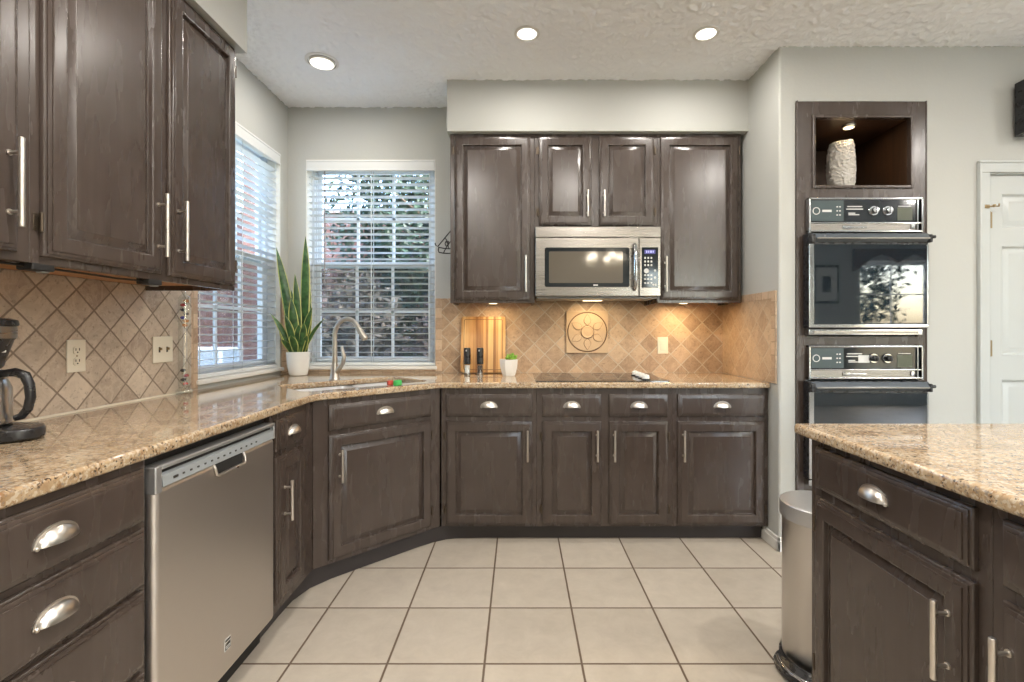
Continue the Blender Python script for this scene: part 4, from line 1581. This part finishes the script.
for k in range(6):
    a = PI / 6 + k * PI / 3
    pl = []
    for t in [i / 12 for i in range(13)]:
        rr = .048 + .075 * t
        w_ = .027 * math.sin(PI * t ** .8) * (1 - .35 * t)
        pl.append((rr, w_))
    pl = pl + [(x, -y) for x, y in pl[::-1][1:-1]]
    rot = [(x * math.cos(a) - y * math.sin(a), x * math.sin(a) + y * math.cos(a)) for x, y in pl]
    pe = MB().prism(rot, -.0185, -.012, .003, plane='xz').out('petal', 'medal', r)
    MB().tube([(x, -.0155, z) for x, z in rot + rot[:1]], .0022, 6).out('petal_outline', 'mgroove', pe)

# speaker high on the right wall
r = thing('wall_speaker', 'black wall-mounted speaker high up at the right edge, above the white door', 'speaker', (2.665, YO, 2.24))
zz = [(-.025, .0), (-.13, .015), (-.155, .29), (-.025, .285)]
MB().loft([[(.006, y, z) for y, z in zz], [(.195, y, z) for y, z in zz]]).out('speaker_cabinet', 'black', r)
g0 = [(-.1305, .022), (-.1345, .022), (-.1585, .283), (-.1545, .283)]
MB().loft([[(.014, y, z) for y, z in g0], [(.187, y, z) for y, z in g0]]).out('grille', 'blackm', r)
MB().box(.07, .13, -.026, -.001, .10, .20, .003).out('wall_bracket', 'blackm', r)


# ------------------------------------------------------------------ recessed ceiling lights
def downlight(label, x, y, watts, eyeball=False, group=None):
    r = thing('recessed_light', label, 'ceiling light', (x, y, ZC - .006), 0, group)
    ro = .092 if eyeball else .066
    ri = .074 if eyeball else .050
    MB().lathe([(ro, -.001), (ro, -.005), (ri + .006, -.009), (ri, -.006), (ri, -.0005)], n=40, cap0=False, cap1=False).out('trim_ring', 'white', r)
    if eyeball:
        MB().lathe([(ri - .003, -.0030), (ri - .004, -.012), (.067, -.0165), (.064, -.0165)], n=40, cap0=False, cap1=False).out('baffle', 'white', r)
        MB().lathe([(ri, -.0035), (ri + .0025, -.010)], n=40, cap0=False, cap1=False).out('dark_gap', 'slot', r)
        MB().lathe([(.0645, -.0155), (.03, -.0145), (.001, -.014)], n=32, cap0=False).out('lens', 'lens', r)
    else:
        MB().lathe([(ri, -.004), (.001, -.004)], n=32, cap0=False).out('lens', 'lens', r)
    area('ceiling_lamp', (0, 0, -.024), .09, watts, LAMP, parent=r)
    return r


downlight('round recessed eyeball light in the ceiling corner above the sink window', -1.127, 2.770, CEIL_W * .45, True)
downlight('round recessed ceiling light above the left part of the microwave wall', .0415, 2.510, CEIL_W * .5)
dl = downlight('round recessed ceiling light above the microwave wall, nearest the ovens', .970, 2.510, CEIL_W * .5)
for x, y in ((-.55, .95), (.55, .95), (1.9, 1.3), (3.4, 1.2), (-.55, -.7), (.9, -.8), (2.6, -.7), (4.6, -.4), (5.6, 1.2)):  # recessed lights added out of view to brighten the room
    c_ = clone(dl, (x, y, ZC - .006), label='added round recessed fill light in the ceiling, out of view')
    c_['group'] = 'added fill lights out of view'
    area('ceiling_lamp', (x, y, ZC - .030), .09, CEIL_W, LAMP)

# ------------------------------------------------------------------ behind the camera, seen mirrored in glass
r = thing('chandelier', 'five-globe chandelier behind the camera, mirrored in the microwave door', 'chandelier', (1.30, -1.45, ZC))
MB().lathe([(.06, 0), (.06, -.02), (.012, -.03)], n=24).cyl((0, 0, -.03), (0, 0, -.62), .007).ball((0, 0, -.62), .035).out('stem', 'brass', r)
for k in range(5):
    a = 2 * PI * k / 5
    c, s_ = math.cos(a), math.sin(a)
    am = MB().tube([(.02 * c, .02 * s_, -.60), (.10 * c, .10 * s_, -.66), (.20 * c, .20 * s_, -.63), (.24 * c, .24 * s_, -.56)], .006, 8).out('arm', 'brass', r)
    MB().ball((.24 * c, .24 * s_, -.51), .05).out('globe', emis('chandelier globe', (1, .85, .55), 3.2) if k == 0 else bpy.data.materials['chandelier globe'], am)
for k in range(5):
    pd = bpy.data.lights.new('chandelier_lamp', 'POINT')
    pd.energy = 3.5
    pd.color = (1, .85, .66)
    pd.shadow_soft_size = .052
    po = bpy.data.objects.new('chandelier_lamp', pd)
    COL.objects.link(po)
    po.parent = r
    po.location = (.24 * math.cos(2 * PI * k / 5), .24 * math.sin(2 * PI * k / 5), -.45)
r = thing('picture_frame', 'black framed picture behind the camera, mirrored in the oven glass', 'picture', (4.90, YF, 1.62))
MB().box(-.20, .20, 0, .025, 0, .62, .004).out('frame', 'black', r)
MB().box(-.17, .17, .0255, .027, .04, .58).out('mat', 'paper', r)
MB().box(-.07, .07, .0275, .029, .18, .44).out('print', 'slot', r)
pl = [(-.72, 0), (-.72, -.36), (-.60, -.30), (-.45, -.16), (-.25, -.08), (0, -.22), (.25, -.08), (.45, -.16), (.60, -.30), (.72, -.36), (.72, 0)]
tag(MB().prism(pl, 0, .05, plane='xz').out('window_valance', 'fabric', None, ((RW[0] + RW[1]) / 2, YF + .002, 2.50)), 'brown scalloped cloth valance behind the camera, mirrored in the oven glass', 'valance')

# ------------------------------------------------------------------ outside the windows
struct('lawn', MB().box(-16, 14, YB + WT + .01, 30, -.45, -.15), 'lawn')
struct('lawn', MB().box(-16, XL - WT - .01, -8, YB + WT, -.45, -.15), 'lawn')
struct('lawn', MB().box(XL - WT, 14, -30, YF - WT - 5.0, -.45, -.15), 'lawn')
struct('reflector', MB().box(XL - WT, 14, YF - WT - 4.99, YF - WT - .01, -.45, -.12), paint('pale bounce paving', (.58, .56, .52), 8, .002, .85))  # unseen pale ground, added to bounce sunlight up to the ceiling
r = thing('brick_building', 'red brick building across the yard seen through both window blinds', 'building', (-5.0, 8.6, -.15))
MB().box(-6, 6.6, 0, .3, 0, 3.42).out('wall', 'brick', r)
MB().box(-6.03, 6.63, -.04, .34, 3.42, 3.49, .01).out('coping', plain('grey coping stone', (.34, .27, .25), .8), r)
MB().box(.30, .72, -.35, -.005, 0, 4.45).out('chimney', 'brick', r)
w_ = MB().box(-.75, .20, -.04, .02, .55, 1.05, .01).out('window', 'vinyl', r)
MB().box(-.68, -.31, -.045, -.03, .60, 1.0).box(-.24, .13, -.045, -.03, .60, 1.0).out('window_glass', plain('pale blue glass', (.30, .36, .42), .2), w_)


def foliage(n, cen, rad, size, seed, shell=.15):
    rnd = random.Random(seed)
    m = MB()
    for _ in range(n):
        while True:
            p = Vector((rnd.uniform(-1, 1), rnd.uniform(-1, 1), rnd.uniform(-1, 1)))
            if shell < p.length < 1:
                break
        lump = 1 + .22 * math.sin(5 * p.x + 3 * p.z) * math.cos(4 * p.y + 2 * p.z)
        c = Vector((cen[0] + p.x * rad[0] * lump, cen[1] + p.y * rad[1] * lump, cen[2] + p.z * rad[2]))
        a = Vector((rnd.gauss(0, 1), rnd.gauss(0, 1), rnd.gauss(0, .7))).normalized()
        b = a.orthogonal().normalized()
        L = size * rnd.uniform(.6, 1.3)
        v = m._new([c - a * L, c + b * L * .45, c + a * L, c - b * L * .45])
        m._f(v)
    return m


def tree(name, label, cat, loc, h, rad, n, leaf, size, seed, group=None, trunk_h=.4):
    r = thing(name, label, cat, loc, 0, group)
    m = MB().tube([(0, 0, 0), (.02, 0, h * .4), (0, .02, h * .92)], [.09 * h / 4, .06 * h / 4, .01], 8)
    rnd = random.Random(seed)
    for k in range(14):
        z = h * (.18 + .72 * k / 14)
        a = k * 2.4
        L = rad[0] * (1.0 - .5 * k / 14)
        m.tube([(0, 0, z), (L * .5 * math.cos(a), L * .5 * math.sin(a), z + .12), (L * math.cos(a), L * math.sin(a), z + .3)], [.02 * h / 4, .014 * h / 4, .005], 6)
    m.out('trunk', 'bark', r)
    fo = foliage(n, (0, 0, h * .56), (rad[0], rad[1], h * .46), size, seed).out('foliage', leaf, r, recalc=False)
    return r


tree('evergreen_tree', 'tall dark evergreen tree behind the right side of the back window', 'tree', (-1.10, 7.05, -.15), 5.2, (1.45, .68), 24000, 'leaf1', .055, 3)
tree('bush', 'brownish bush low behind the left side of the back window', 'bush', (-2.35, 5.9, -.15), 2.15, (.72, .40), 1900, 'leaf3', .06, 5)
tree('bush', 'dull dark bush low behind the middle of the back window', 'bush', (-1.62, 5.0, -.15), 1.95, (.44, .42), 2000, 'leaf2', .055, 6)
tree('bush', 'reddish dark bush low behind the right side of the back window', 'bush', (-.66, 5.0, -.15), 1.95, (.42, .42), 2000, 'leaf3', .055, 8)


def bare_tree(loc, h, seed):
    rnd = random.Random(seed)
    r = thing('bare_tree', 'bare branched tree in the yard behind the camera, beyond the patio', 'tree', loc)
    m = MB()

    def grow(p, d, L, rad, lv):
        q = p + d * L * .5 + Vector((rnd.gauss(0, .05), rnd.gauss(0, .05), 0)) * L
        e = p + d * L
        m.tube([p, q, e], [rad, rad * .85, rad * .62], 6 if lv < 2 else 4)
        if lv >= 5:
            return
        for _ in range(3 if lv < 4 else 2):
            nd = (d + Vector((rnd.gauss(0, .55), rnd.gauss(0, .55), rnd.gauss(.12, .3)))).normalized()
            grow(e, nd, L * rnd.uniform(.6, .82), rad * .6, lv + 1)
    grow(Vector((0, 0, 0)), Vector((0, 0, 1)), h * .27, .11, 0)
    m.out('branches', 'bark', r)


bare_tree((7.6, -8.2, -.15), 6.0, 4)
tree('garden_tree', 'leafy garden tree behind the camera, mirrored in the oven glass', 'tree', (10.2, -10.5, -.15), 5.0, (2.2, 1.2), 2600, 'leaf1', .12, 9)
